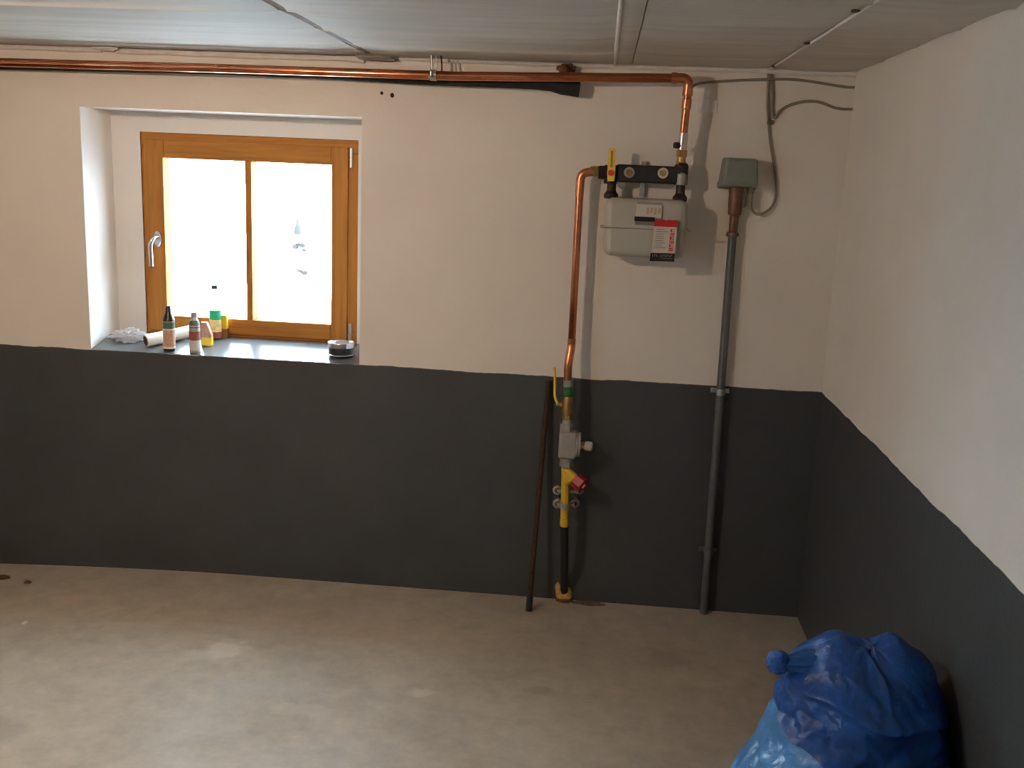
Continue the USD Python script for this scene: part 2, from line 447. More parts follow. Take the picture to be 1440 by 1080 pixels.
back = mbox((XL - .3, 0, -.1), (.3, WT, HC + .12)) - mbox((OX0, -.05, OZ0), (OX1, BY, OZ1)) - mbox((BX0, 0, BZ0), (BX1, WT + .1, BZ1))
w = T('wall_back', (0, 0, 0), 'long white plastered back wall with dark grey painted lower band', 'wall', kind='structure')
w.part('wall_face', back, MW, smooth=False)
# sloping painted sill inside the opening belongs to the window
single('wall_right', mbox((0, YF - .3, -.1), (.3, 0, HC + .12)), MW, 'white right-hand wall with dark grey band, beside the blue bag', 'wall', kind='structure', smooth=False)
DY0, DY1, DZ0, DZ1 = -4.1, -3.40, 1.22, 1.88
single('wall_left', mbox((XL - .3, YF - .3, -.1), (XL, 0, HC + .12)) - mbox((XL - .4, DY0, DZ0), (XL + .1, DY1, DZ1)), MW, 'left wall outside the picture with a window', 'wall', kind='structure', smooth=False)
single('wall_front', mbox((XL, YF - .3, -.1), (0, YF, HC + .12)), MW, 'wall behind the viewer, outside the picture', 'wall', kind='structure', smooth=False)

# floor: a slab with a slight dip towards the left end of the back wall
nx, ny = 90, 80
gx, gy = np.meshgrid(np.linspace(XL - .05, .05, nx), np.linspace(YF - .05, .05, ny), indexing='ij')
gz = -.030 * np.clip((-2.3 - gx) / 1.0, 0, 1.2) ** 1.6 * np.clip(1 + gy / 1.2, 0, 1)
gz += .002 * (meshkit.fbm(np.stack([gx * 2, gy * 2, gx * 0], -1), 3, 5) - .5) * np.clip(-gy * 4, 0, 1)
FV = np.stack([gx, gy, gz], -1).reshape(-1, 3)
ii = np.arange(nx * ny).reshape(nx, ny)
FF = np.concatenate([np.stack([ii[:-1, :-1], ii[1:, :-1], ii[1:, 1:]], -1).reshape(-1, 3), np.stack([ii[:-1, :-1], ii[1:, 1:], ii[:-1, 1:]], -1).reshape(-1, 3)])
floor_top = (FV, FF)
v, f = vf(floor_top)
fm = usdkit.mesh(stage, '/World/floor', trimesh.Trimesh(v, f, process=False), MFLOOR, smooth=True)
tag(fm.GetPrim(), 'smoothed bare concrete floor with pale stains', 'floor', kind='structure')


def floor_z(x, y):
    return -.030 * np.clip((-2.3 - x) / 1.0, 0, 1.2) ** 1.6 * np.clip(1 + y / 1.2, 0, 1)


# ceiling: painted concrete elements side by side, each cast on boards that left low ridges
c = T('ceiling', (0, 0, 0), 'low off-white ceiling of painted concrete elements with board marks', 'ceiling', kind='structure')
c.part('slab', box((XL - .3, YF - .3, HC + .022), (.3, .45, HC + .15)), MSLAB, smooth=False)


def element(x0, x1, seed, dz=0.0, yend=-.042):
    ys = np.concatenate([[yend], np.arange(yend - .012, YF, -.0118), [YF]])
    rng = np.random.default_rng(seed)
    z = np.zeros_like(ys)
    rid = np.zeros_like(ys)
    for k in range(20):
        yk = -.355 * k - .003 + rng.normal(0, .004)
        z -= .0015 * np.exp(-((ys - yk) / .008) ** 2)
        rid += .0058 * (.4 + rng.random() * .8) * np.exp(-((ys - yk) / .020) ** 2)
        inb = (ys < yk) & (ys >= yk - .355)
        z[inb] += .0022 * np.sin(np.pi * np.clip((yk - ys[inb]) / .355, 0, 1)) * rng.uniform(.3, 1.3) + rng.normal(0, .0007)
    z[0] += .006
    xs = np.linspace(x0, x1, max(4, int((x1 - x0) / .07)))
    X, Yg = np.meshgrid(xs, ys, indexing='ij')
    Z = HC + dz + z[None, :] + .0025 * (meshkit.fbm(np.stack([X * 2.2, Yg * 4, X * 0 + seed], -1), 3, seed) - .5)
    Z -= rid[None, :] * np.clip((meshkit.fbm(np.stack([X * 1.7, np.round(Yg / .355), X * 0 + seed], -1), 2, seed + 40) - .30) * 4, 0, 1)
    edge = np.minimum(X - x0, x1 - X)
    Z += .006 * np.clip(1 - edge / .006, 0, 1)
    V = np.stack([X, Yg, Z], -1).reshape(-1, 3)
    n0, n1 = X.shape
    i = np.arange(n0 * n1).reshape(n0, n1)
    F = np.concatenate([np.stack([i[:-1, :-1], i[1:, 1:], i[1:, :-1]], -1).reshape(-1, 3), np.stack([i[:-1, :-1], i[:-1, 1:], i[1:, 1:]], -1).reshape(-1, 3)])
    # sides up to the slab
    rim = np.concatenate([i[:, 0], i[-1, 1:], i[-2::-1, -1], i[0, -2:0:-1]])
    U = V[rim].copy()
    U[:, 2] = HC + .024
    b = len(V)
    k = np.arange(len(rim))
    kn = (k + 1) % len(rim)
    S = np.concatenate([np.stack([rim[k], rim[kn], b + kn], -1), np.stack([rim[k], b + kn, b + k], -1)])
    return np.vstack([V, U]), np.vstack([F, S])


J1, J2, J2B, J3 = -1.757, -.862, -.800, -.306
c.part('ceiling_panel', element(XL, J1 - .013, 1), MCEIL, smooth=50)
c.part('ceiling_panel', element(J1 + .013, J2, 2), MCEIL, smooth=50)
c.part('ceiling_panel', element(J2 + .004, J2B, 3, dz=-.002, yend=-.03), MCEIL, smooth=50)
c.part('ceiling_panel', element(J2B + .003, J3 - .0015, 4, yend=-.02), MCEIL, smooth=50)
c.part('ceiling_panel', element(J3 + .0015, 0, 5, yend=-.015), MCEIL, smooth=50)


def bead(x0, y0, x1, y1, z, r, seed, amp=.3):
    L = math.hypot(x1 - x0, y1 - y0)
    t = np.linspace(0, 1, max(8, int(L / .02)))
    P = np.stack([x0 + t * (x1 - x0), y0 + t * (y1 - y0), np.full_like(t, z)], 1)
    nz = meshkit.fbm(P * 14 + seed, 3, seed)
    P[:, 2] += (nz - .5) * r * amp
    return tube(P, r * (1 + amp * (meshkit.fbm(P * 9 + 3.1 * seed, 3, seed + 5) - .5) * 2), 10)


c.part('joint_filler', box((J1 - .0128, YF, HC + .008), (J1 + .0128, -.045, HC + .023)), MSLAB, smooth=False)
c.part('joint_bead', bead(J2 + .002, -.03, J2 + .002, YF, HC + .001, .0062, 3, .3), MBEAD)
c.part('joint_bead', bead(J3, -.02, J3, YF, HC + .0035, .0048, 8, .2), MBEAD)
c.part('wall_bead', bead(-2.74, -.006, J1 - .03, -.004, HC - .008, .013, 11, .3), MBEAD)
c.part('wall_bead', bead(XL, -.004, -2.80, -.006, HC - .005, .012, 12, .3), MBEAD)
c.part('wall_bead', bead(J1 + .1, -.002, 0, -.002, HC + .002, .016, 13, .5), MBEAD)
c.part('mortar_lump', lump((-2.77, -.045, HC + .000), .022, 3, (2.2, .9, .55), .5), MBEAD)
c.part('mortar_lump', lump((-1.735, -.035, HC + .000), .030, 5, (2.6, .9, .5), .5), MSLAB)
for (hx, hy) in ((-.312, -.13), (-.318, -.75), (-.322, -1.33)):
    c.part('anchor_hole', lump((hx, hy, HC + .001), .0075, int(-hy * 100), (1.3, .9, .5), .5), MSLAB2)

# ------------------------------------------------------------------ second window, outside the frame
d = T('window_2', (XL, DY0, DZ0), 'white glazed window in the left wall, outside the picture', 'window', kind='structure')
fr = [box((XL - .22, DY0, DZ0), (XL - .15, DY0 + .06, DZ1)), box((XL - .22, DY1 - .06, DZ0), (XL - .15, DY1, DZ1)), box((XL - .22, DY0 + .06, DZ1 - .06), (XL - .15, DY1 - .06, DZ1)), box((XL - .22, DY0 + .06, DZ0), (XL - .15, DY1 - .06, DZ0 + .06))]
d.part('frame', fr, MDOOR, smooth=False)
d.part('pane', box((XL - .188, DY0 + .06, DZ0 + .06), (XL - .182, DY1 - .06, DZ1 - .06)), MPANE, smooth=False)

# ------------------------------------------------------------------ window
wn = T('window_1', (-2.33, BY, BZ0), 'small wooden window with two panes set deep in the white wall', 'window', kind='structure')


def sill_z(y):
    """Height of the sloping sill: steeper towards the room, nearly level at the frame."""
    return OZ0 + .001 + np.interp(y, [0, .05, .155, .20, BY + .02], [0, .0110, .0342, .0385, .0400])


def quad_sill():
    e = .02
    y0, y1 = .001, BY + .012
    z0, z1 = OZ0 + .001, .957
    xs = np.linspace(OX0 + .001, OX1 - .001, 60)
    ts = np.linspace(0, 1, 14)
    X, Tt = np.meshgrid(xs, ts, indexing='ij')
    Z = sill_z(y0 + (y1 - y0) * Tt) + .0016 * (meshkit.fbm(np.stack([X * 7, Tt * 3, X * 0], -1), 3, 9) - .5) * np.sin(np.pi * Tt)
    V = np.stack([X, y0 + (y1 - y0) * Tt, Z], -1).reshape(-1, 3)
    i = np.arange(60 * 14).reshape(60, 14)
    F = np.concatenate([np.stack([i[:-1, :-1], i[1:, :-1], i[1:, 1:]], -1).reshape(-1, 3), np.stack([i[:-1, :-1], i[1:, 1:], i[:-1, 1:]], -1).reshape(-1, 3)])
    rim = np.concatenate([i[:, 0], i[-1, 1:], i[-2::-1, -1], i[0, -2:0:-1]])
    U = V[rim].copy()
    U[:, 2] = OZ0 - .001
    b = len(V)
    k = np.arange(len(rim))
    kn = (k + 1) % len(rim)
    S = np.concatenate([np.stack([rim[k], b + kn, rim[kn]], -1), np.stack([rim[k], b + k, b + kn], -1)])
    return np.vstack([V, U]), np.vstack([F, S])


wn.part('sill', quad_sill(), MSILL, smooth=40, label='glossy dark grey painted sill')
# white plaster skin of the reveal (left, right, top, and the narrow face round the frame)
wn.part('reveal', [box((OX0 - .002, .0015, OZ0), (OX0 + .0015, BY, OZ1)), box((OX1 - .0015, .0015, OZ0), (OX1 + .002, BY, OZ1)), box((OX0, .0015, OZ1 - .0015), (OX1, BY, OZ1 + .002)),
                   box((OX0, BY - .002, OZ0), (BX0 + .003, BY + .002, OZ1)), box((BX1 - .003, BY - .002, OZ0), (OX1, BY + .002, OZ1)), box((BX0 + .003, BY - .002, BZ1 - .003), (BX1 - .003, BY + .002, OZ1))], MPLASTER, smooth=False)
# outer frame
FY0, FY1 = .256, .33
fx0, fx1, fz0, fz1 = -2.784, -1.869, .95, 1.799
sx0, sx1, sz0, sz1 = -2.768, -1.911, .976, 1.770
o_w = .055
wn.part('frame_rail', rbox((fx0, FY0, fz1 - o_w), (fx1, FY1, fz1), .004), MWX)
wn.part('frame_rail', rbox((fx0, FY0, fz0), (fx1, FY1, fz0 + .06), .004), MWX)
wn.part('frame_stile', rbox((fx0, FY0 + .0005, fz0 + .06), (fx0 + .06, FY1, fz1 - o_w), .004), MWZ)
wn.part('frame_stile', rbox((fx1 - .065, FY0 + .0005, fz0 + .06), (fx1, FY1, fz1 - o_w), .004), MWZ)
# sash
SY0, SY1 = .243, .300
gx0, gx1, gx2, gx3, gz0, gz1 = -2.683, -2.343, -2.311, -1.981, 1.046, 1.694


def frustum_hole(x0, x1, z0, z1):
    ch = .004
    a = m3.Manifold.hull_points([(x, y, z) for (y, g) in ((SY0 - .001, ch), (SY0 + ch, 0), (SY1 + .01, 0)) for x in (x0 - g, x1 + g) for z in (z0 - g, z1 + g)])
    return a


holes = frustum_hole(gx0, gx1, gz0, gz1) + frustum_hole(gx2, gx3, gz0, gz1)
wn.part('sash_rail', rbox((gx0, SY0, gz1), (gx3, SY1, sz1), .005) - holes, MWX)
wn.part('sash_rail', rbox((gx0, SY0, sz0), (gx3, SY1, gz0), .005) - holes, MWX)
wn.part('sash_stile', rbox((sx0, SY0, sz0), (gx0 + .001, SY1, sz1), .005) - holes, MWZ)
wn.part('sash_stile', rbox((gx3 - .001, SY0, sz0), (sx1, SY1, sz1), .005) - holes, MWZ)
wn.part('glazing_bar', mbox((gx1 - .001, SY0 + .0015, gz0 - .004), (gx2 + .001, SY1, gz1 + .004)) - holes, MWZ, smooth=False)
wn.part('pane', box((gx0 - .004, .289, gz0 - .004), (gx1 + .004, .294, gz1 + .004)), MPANE, smooth=False)
wn.part('pane', box((gx2 - .004, .289, gz0 - .004), (gx3 + .004, .294, gz1 + .004)), MPANE, smooth=False)
# handle
hp = at(222.5, 336, SY0)
from shapely.geometry import Point, LineString, Polygon
from shapely import affinity
rose = extrude(affinity.scale(Point(0, 0).buffer(1, 24), .016, .033), .009)
h = wn.part('handle', flat(rose, hp + np.array([0, .002, 0]), (1, 0, 0), (0, 0, 1)), MALU, label='silver metal window handle')
lev = fillet([hp + np.array([0, -.005, .008]), hp + np.array([0, -.045, .008]), hp + np.array([-.013, -.050, -.02]), hp + np.array([-.012, -.046, -.11])], .022, 8)
wn.part('lever', tube(lev, np.linspace(.0075, .0095, len(lev)), 14), MALU, parent=h)
for (a, b) in ((208, 236), (455, 482)):
    px = 494.5 if a < 300 else 493
    p, q = at(px, b, FY0 - .010), at(px, a, FY0 - .010)
    p[0] = q[0] = -1.8985
    wn.part('hinge', [cyl(p, (p + q) / 2 - [0, 0, .001], .0075), cyl((p + q) / 2 + [0, 0, .001], q, .0075), box(p + [-.004, .004, .004], q + [.004, .013, -.004])], MALU)

# ------------------------------------------------------------------ outside the window
single('snow_ground', [(np.array([[-30, WT + .02, .70], [30, WT + .02, .70], [30, 60, 1.2], [-30, 60, 1.2]], float), np.array([[0, 1, 2], [0, 2, 3]]))], MSNOW, 'white snowy ground outside behind the window', 'ground', kind='structure', smooth=False)
tp = at(421.5, 305, 5.0)
tb = at(424, 386, 5.0)
tz = 0.79
tr = T('conifer', (tb[0], 5.0, tz), 'small snow-laden conifer glimpsed faintly through the right window pane', 'tree')
hgt = tp[2] - tz
sp = [lump((tb[0], 5.0, tz + hgt * f_), hgt * r_, k, (1, 1, 1.15), .5, 3, 2.5) for k, (f_, r_) in enumerate(((.12, .20), (.28, .17), (.42, .13), (.54, .095), (.62, .06)))]
tr.part('snow_load', sp, MSNOW, smooth=60)
tr.part('spire', lathe([(.036, 0), (.026, .05), (.012, .11), (.002, .155)], (tp[0], 4.93, tp[2] - .15), n=10), MSPIRE)
rng = np.random.default_rng(4)
for k, (px, py, r_) in enumerate(((416, 347, .022), (420, 344, .016), (425, 345, .020), (428, 352, .014), (422, 381, .016), (428, 384, .020))):
    tr.part('bare_twig_tuft', lump(at(px, py, 4.78), r_, 60 + k, (1.2, .8, .8), .9, 3, 3.0), MSPIRE, smooth=20)
tr.part('trunk', cyl((tb[0], 5, tz - .05), (tb[0], 5, tz + hgt * .6), .05, .03), MRUST)

# ------------------------------------------------------------------ lamp outside the frame
lx, ly, lz = LAMP_POS
lp = T('ceiling_lamp', (lx, ly, HC), 'ceiling lamp with a tube bulb lying horizontally in a black holder, outside the picture', 'lamp')
la = np.array(LAMP_AXIS) / np.linalg.norm(LAMP_AXIS)
lc0 = np.array(LAMP_POS)
lp.part('holder', [cyl(lc0 + la * .058, lc0 + la * .100, LAMP_RADIUS * 1.1), cyl(lc0 + la * .09, np.array([lx + .1, ly, HC]), .010)], MHOLDER)
lp.part('bulb', tube([lc0 - la * .064, lc0 - la * .060, lc0 + la * .060], [LAMP_RADIUS * .5, LAMP_RADIUS, LAMP_RADIUS], 24), MBULB, smooth=50)

# ------------------------------------------------------------------ upper copper pipe
YP = -.115
RH, RV = .0160, .0142
pa, pb, pc2, pd = at(-260, 80.5, -.150), at(300, 96, -.145), at(640, 107, -.135), at(969, 110.5, YP)
cp = T('copper_gas_pipe', pc2, 'long horizontal copper pipe under the ceiling bending down to the gas meter', 'pipe')
end = at(961, 190, -.095)
cp.part('horizontal_tube', tube([np.array([XL - .02, pa[1], pa[2] + .004]), pa, pb, pc2, pd - [.02, 0, 0]], RH, 20), MCOPPER)
el = fillet([pd - [.055, 0, 0], pd, pd + (end - pd) / np.linalg.norm(end - pd) * .055], .030, 10)
e1 = cp.part('elbow', tube(el, RH * 1.1, 20), MCOPPER2)
dv = (end - pd) / np.linalg.norm(end - pd)
cp.part('collar', cyl(pd - [.062, 0, 0], pd - [.040, 0, 0], RH * 1.22), MCOPPER2, parent=e1)
cp.part('collar', cyl(pd + dv * .038, pd + dv * .06, RH * 1.15), MCOPPER2, parent=e1)
cp.part('vertical_tube', tube([pd + dv * .05, end], RV, 20), MCOPPER)
cc = pd + dv * .085
cp.part('coupling', cyl(cc - dv * .018, cc + dv * .018, RV * 1.2), MCOPPER2, label='dull reddish coupling sleeve')
end2 = at(957, 236, -.085)
d2 = (end2 - end) / np.linalg.norm(end2 - end)
L2 = np.linalg.norm(end2 - end)
u = cp.part('union', [cyl(end - dv * .01, end + d2 * L2 * .45, RV * 1.12)], MALU, label='silver union piece')
cp.part('side_nipple', cyl(end + d2 * L2 * .32, end + d2 * L2 * .32 + [-.030, -.012, 0], .011), MCAST, parent=u)
cp.part('brass_adapter', [hexnut(end + d2 * L2 * .45, end + d2 * L2 * .66, RV * 1.35), cyl(end + d2 * L2 * .64, end + d2 * L2 * .98, RV * 1.12), hexnut(end + d2 * L2 * .80, end + d2 * L2 * .94, RV * 1.28)], MBRASS)

# hanger holding it
hg0 = at(609.5, 105.8, -.136)
hg = T('pipe_hanger', (hg0[0], hg0[1], HC), 'zinc pipe hanger with threaded rods clasping the copper pipe', 'hanger')
ringp = [hg0 + np.array([0, math.cos(t) * (RH + .004), math.sin(t) * (RH + .004)]) for t in np.linspace(0, 2 * np.pi, 25)]
V, F = [], []
rg = [np.array([dx, math.cos(t) * rr, math.sin(t) * rr]) + hg0 for t in np.linspace(0, 2 * np.pi, 28, endpoint=False) for (dx, rr) in ((-.011, RH + .0005), (.011, RH + .0005), (.011, RH + .004), (-.011, RH + .004))]
rg = np.array(rg)
for k in range(28):
    for q in range(4):
        a, b = k * 4 + q, k * 4 + (q + 1) % 4
        c_, e_ = ((k + 1) % 28) * 4 + (q + 1) % 4, ((k + 1) % 28) * 4 + q
        F += [(a, b, c_), (a, c_, e_)]
hg.part('clamp_ring', (rg, np.array(F)), MZINC)
hg.part('clamp_screw', [cyl(hg0 + [-.004, -RH - .010, -.004], hg0 + [-.004, -RH - .010, .012], .006), hexnut(hg0 + [-.012, -RH - .006, -.006], hg0 + [.004, -RH - .016, -.006], .007)], MALU)
for dx, dy, r_ in ((-.006, 0, .0045), (.010, .004, .0022), (.028, .010, .0028)):
    top = hg0 + [dx - .004, dy, 0]
    top[2] = HC + .004
    hg.part('rod', tube([hg0 + [dx, dy, RH], hg0 + [dx, dy, RH + .02], top], r_, 10), MZINC if dx < .02 else MRUST)
single('threaded_anchor', [tube([at(797, 105, -.10), at(796, 98, -.06), at(794, 93, -.02)], [.006, .011, .010], 12), lump(at(797, 97, -.03), .022, 4, (1.5, .6, .8), .5), lump(at(786, 95, -.012), .008, 6)], MRUSTB,
       'rust-brown anchor lump between ceiling and copper pipe, near the right end of the black sleeve', 'anchor')

# black foam-covered pipe behind it
fs = T('black_foam_sleeve_pipe', at(700, 116, -.032), 'black foam-sleeved pipe end hidden behind the copper pipe', 'pipe')
pth = [at(-200, 84, -.055), at(0, 91, -.055), at(300, 97.5, -.055), at(470, 104.5, -.055), at(610, 112, -.055), at(720, 116, -.055), at(762, 118, -.055)]
fs.part('sleeve', tube(pth, [.018, .018, .018, .019, .0205, .0205, .021], 18), MFOAM)
e0, e1_ = at(758, 118, -.057), at(815, 125.5, -.057)
fs.part('sleeve_end', tube([e0, at(775, 119.5, -.057), at(790, 122.5, -.057), e1_], [.0212, .022, .0268, .0272], 18), MFOAM)
for k, (px, py, r_) in enumerate(((537, 131, .0055), (551.5, 134, .0075))):
    single('drill_hole', lump(at(px, py, 0), r_, 20 + k, (1, .35, 1.1), .3, 2), MDARK, ('smaller left' if k == 0 else 'larger right') + ' of two dark drill marks on the wall above the window', 'hole')
# blank plate, painted over
pl0, pl1 = at(979, 158, 0), at(1009, 141, 0)
single('blank_cover_plate', rbox((pl0[0], -.005, pl0[2]), (pl1[0], .004, pl1[2]), .003), MPLASTER, 'small blank plate painted over, on the wall right of the vertical copper pipe', 'plate')

# ------------------------------------------------------------------ gas meter bar
YM = -.085
mb = T('meter_mounting_bar', at(905, 245, YM), 'black cast meter bar with two round ports above the grey gas meter', 'bar')
b0, b1 = at(846, 243, YM), at(962, 246, YM)
ax = (b1 - b0) / np.linalg.norm(b1 - b0)
upz = np.array([0, 0, 1.]) - ax * ax[2]
lo, hi = at(866, 256, YM), at(955, 234, YM)
mb.part('bar_body', rbox((lo[0], YM - .026, lo[2] + .001), (hi[0] + .01, YM + .030, hi[2] - .001), .008), MCAST)
vb = at(859, 243, YM)
mb.part('valve_body', [cyl(vb - [.036, 0, 0], vb + [.03, 0, 0], .024), cyl(vb + [0, .0, -.040], vb + [0, 0, .028], .024), cyl(vb + [0, .02, 0], vb + [0, -.036, 0], .020), hexnut(vb - [.045, 0, 0], vb - [.026, 0, 0], .027)], MCAST)
hl = mb.part('valve_handle', [flat(extrude(Polygon([(-.0105, -.028), (.0105, -.028), (.0125, 0), (.0125, .036), (.0105, .083), (-.009, .085), (-.0115, .036), (-.0125, 0)]).buffer(.002), .005), vb + [.001, -.036, 0], (1, 0, .02), (-.02, 0, 1))], MYELH, label='yellow lever standing upright')
mb.part('handle_rib', flat(extrude(LineString([(0, .022), (0, .074)]).buffer(.0035), .002), vb + [.001, -.041, 0], (1, 0, .02), (-.02, 0, 1)), MBRASSD, parent=hl)
mb.part('handle_screw', cyl(vb + [0, -.040, 0], vb + [0, -.049, 0], .0105), MREDD, parent=hl, label='red screw cap')
for (px, py, br) in ((885, 242.5, MBRASSD), (932.5, 243.5, MBRASS)):
    p = at(px, py, YM - .030)
    q = mb.part('port_ring', lathe([(.0195, 0), (.0195, .004), (.017, .006), (.0125, .006), (.011, .003)], p + [0, .004, 0], (0, -1, 0)), MZINC if br is MBRASSD else MWHITEP)
    mb.part('port_plug', [cyl(p + [0, .001, 0], p + [0, -.004, 0], .0105), hexnut(p + [0, -.003, 0], p + [0, -.009, 0], .006)], br, parent=q)
te = at(957.5, 246, YM)
mb.part('tee_fitting', [cyl(te + [0, 0, -.036], te + [0, 0, .036], .025), cyl(te - [.03, 0, 0], te + [.020, 0, 0], .024), hexnut(te + [0, 0, .026], te + [0, 0, .042], .0215)], MCAST)
mb.part('end_cap', [lathe([(.018, -.034), (.0205, -.030), (.0205, .004), (.013, .010)], te + [.001, -.012, -.002], (0, 0, 1))], MGREYCAP, label='grey plastic cap on the right tee')
mb.part('wall_bracket', [box(at(899, 276, -.02) + [0, .018, 0], at(909, 227, -.02)), box(at(900, 240, YM), at(908, 248, 0))], MZINC)

mtz0, mtz1 = at(905, 361, -.11)[2], at(905, 279, -.11)[2]
mx0, mx1 = at(848.5, 320, -.11)[0], at(966, 320, -.11)[0]
mz = at(905, 321, -.11)[2]
gm = T('gas_meter', ((mx0 + mx1) / 2, -.08, mtz0), 'grey pressed-steel gas meter hanging on the wall under the black bar', 'meter')
MY0, MY1 = -.160, -.030


def shell(z0, z1, up):
    r = .026
    A = rbox((mx0 + .004, MY0, z0), (mx1 - .004, MY1, z1), r, 24)
    return A


low = rbox((mx0 + .003, MY0, mtz0), (mx1 - .003, MY1, mz + .04), .030, 28) ^ mbox((-3, -1, 0), (3, 1, mz))
upp = rbox((mx0 + .003, MY0, mz - .04), (mx1 - .003, MY1, mtz1), .030, 28) ^ mbox((-3, -1, mz), (3, 1, 4))
gm.part('lower_shell', low, MMETER)
gm.part('upper_shell', upp, MMETER)
gm.part('seam_flange', rbox((mx0 - .012, MY0 - .006, mz - .0022), (mx1 + .012, MY1 + .006, mz + .0022), .0021), MMETER)
gm.part('seam_line', [box((mx0 - .010, MY0 - .0068, mz - .0009), (mx1 + .010, MY0 - .004, mz + .0009))], MMETERD)
for px in (859, 956):
    p = at(px, 279, YM)
    p[1] = YM
    z_ = mtz1
    zb = vb[2] - .036
    gm.part('union_nut', [cyl((p[0], YM, z_ + .016), (p[0], YM, zb + .004), .0165), lathe([(.0235, 0), (.026, .003), (.026, .016), (.019, .024), (.0165, .030)], (p[0], YM, z_ - .006), n=10)], MUNION, label='dark brown union nut')
# counter window and nameplate on the front face
yf = MY0
a, b = at(894, 306, yf - .004), at(931.5, 288.5, yf - .004)
ctr = gm.part('counter_plate', rbox((a[0], yf - .007, a[2]), (b[0], yf + .004, b[2]), .002), MWHITEP, label='white counter plate with brownish print')
a2, b2 = at(909, 302.5, yf - .008), at(930, 291, yf - .008)
gm.part('counter_print', [box((a2[0] + i * .0135, yf - .0076, a2[2] + .003 + (.005 if i % 2 else 0)), (a2[0] + i * .0135 + .0085, yf - .0068, b2[2] - .004)) for i in range(4)], MCREAMP, parent=ctr)
a2, b2 = at(892, 310.5, yf - .004), at(921, 305.5, yf - .004)
gm.part('black_strip', box((a2[0], yf - .0082, a2[2]), (b2[0], yf + .002, b2[2])), MBLACKP, parent=ctr)
a2, b2 = at(893, 316, yf - .001), at(921, 312, yf - .001)
gm.part('name_strip', box((a2[0], yf - .0012, a2[2]), (b2[0], yf + .002, b2[2])), MMETERD, parent=ctr)
a2, b2 = at(896, 287.5, yf - .001), at(930, 285, yf - .001)
gm.part('print_line', box((a2[0], yf - .001, a2[2]), (b2[0], yf + .002, b2[2])), MGREYP, parent=ctr)

# service tag hanging on the meter
yt = MY0 - .014
tl, trr, br_, bl_ = at(921, 308.5, yt), at(953, 310, yt), at(948, 368, yt - .006), at(913.5, 367, yt - .006)
st = T('service_tag', (tl + br_) / 2, 'tilted paper service tag, red on top and black at the foot, on the gas meter', 'tag')


def quadslab(p0, p1, p2, p3, t):
    n_ = np.cross(p1 - p0, p3 - p0)
    n_ /= np.linalg.norm(n_)
    if n_[1] > 0:
        n_ = -n_
    return m3.Manifold.hull_points([tuple(p) for p in (p0, p1, p2, p3)] + [tuple(p + n_ * t) for p in (p0, p1, p2, p3)]), n_


def tagp(u, v_, lift=0.0):
    n_ = np.cross(trr - tl, bl_ - tl)
    n_ /= np.linalg.norm(n_)
    if n_[1] > 0:
        n_ = -n_
    return tl * (1 - u) * (1 - v_) + trr * u * (1 - v_) + br_ * u * v_ + bl_ * (1 - u) * v_ + n_ * lift


def tq(u0, v0, u1, v1, lift, t):
    return quadslab(tagp(u0, v0, lift), tagp(u1, v0, lift), tagp(u1, v1, lift), tagp(u0, v1, lift), t)[0]


card = st.part('card', tq(0, 0, 1, 1, 0, .001), MWHITEP, smooth=False)
st.part('red_header', tq(0, 0, 1, .165, .0008, .0005), MREDP, parent=card, smooth=False)
st.part('black_footer', tq(0, .80, 1, 1, .0008, .0005), MBLACKP, parent=card, smooth=False)
rng = np.random.default_rng(12)
gl = []
for k in range(6):      # illegible red characters running down the right edge
    v0 = .215 + k * .092
    for (a, b, c_, d_) in (((.74, 0, .80, .07), (.80, 0, .93, .018), (.80, .052, .93, .07)) if k % 2 == 0 else ((.74, .0, .93, .018), (.74, .026, .93, .044), (.74, .052, .93, .07))):
        gl.append(tq(a - .03 * v0, v0 + b, c_ - .03 * v0, v0 + d_, .0008, .0004))
st.part('red_lettering', [g for g in gl], MREDP, parent=card, smooth=False, label='illegible red lettering')
gl = [tq(.12, .22 + k * .055, .12 + rng.uniform(.3, .5), .24 + k * .055, .0008, .0003) for k in range(9)]
st.part('small_print', gl, MGREYP, parent=card, smooth=False)
gl = []
for k in range(10):
    u0 = .08 + k * .085
    if k == 3:
        continue
    gl += [tq(u0, .835, u0 + .02, .885, .0012, .0003), tq(u0, .835 if k % 2 else .868, u0 + .055, .85 if k % 2 else .885, .0012, .0003)]
    gl += [tq(u0, .915, u0 + .05, .93, .0012, .0003)] if k > 3 else []
st.part('footer_print', gl, MGREYP, parent=card, smooth=False, label='illegible white print')
st.part('string_loop', tube([tagp(.5, .03, .001), tagp(.48, -.05, .002), tagp(.46, -.12, .0)], .0012, 8), MWHITEP)

# ------------------------------------------------------------------ lower copper pipe
lc = T('copper_riser_pipe', at(812, 380, YM), 'copper pipe rising up the wall from the lower gas valve to the black bar', 'pipe')
s0, s1, s2 = at(842, 241, YM), at(816.5, 243, YM), at(803.5, 487, YM)
YV = -.105
s3, s4 = at(799, 512, YV), at(798.5, 535, YV)
path = fillet([s0, s1, s2], .058, 12)
lc.part('riser_tube', tube(path[6:], RV, 20), MCOPPER)
lc.part('bend', tube(fillet([s0 - [.004, 0, 0], s1, s1 + (s2 - s1) / np.linalg.norm(s2 - s1) * .085], .058, 14), RV * 1.12, 20), MCOPPER2)
lc.part('brass_connector', [hexnut(s0 + [-.010, 0, 0], s0 + [.012, 0, 0], .021), cyl(s0 + [-.032, 0, 0], s0 + [-.006, 0, 0], .0175), cyl(s0 + [-.020, 0, 0], s0 + [-.014, 0, 0], .0195)], MBRASS)
lc.part('lower_offset', tube(fillet([s2 + [0, 0, .03], s2, s3, s4], .03, 10), RV * 1.1, 20), MCOPPER2)

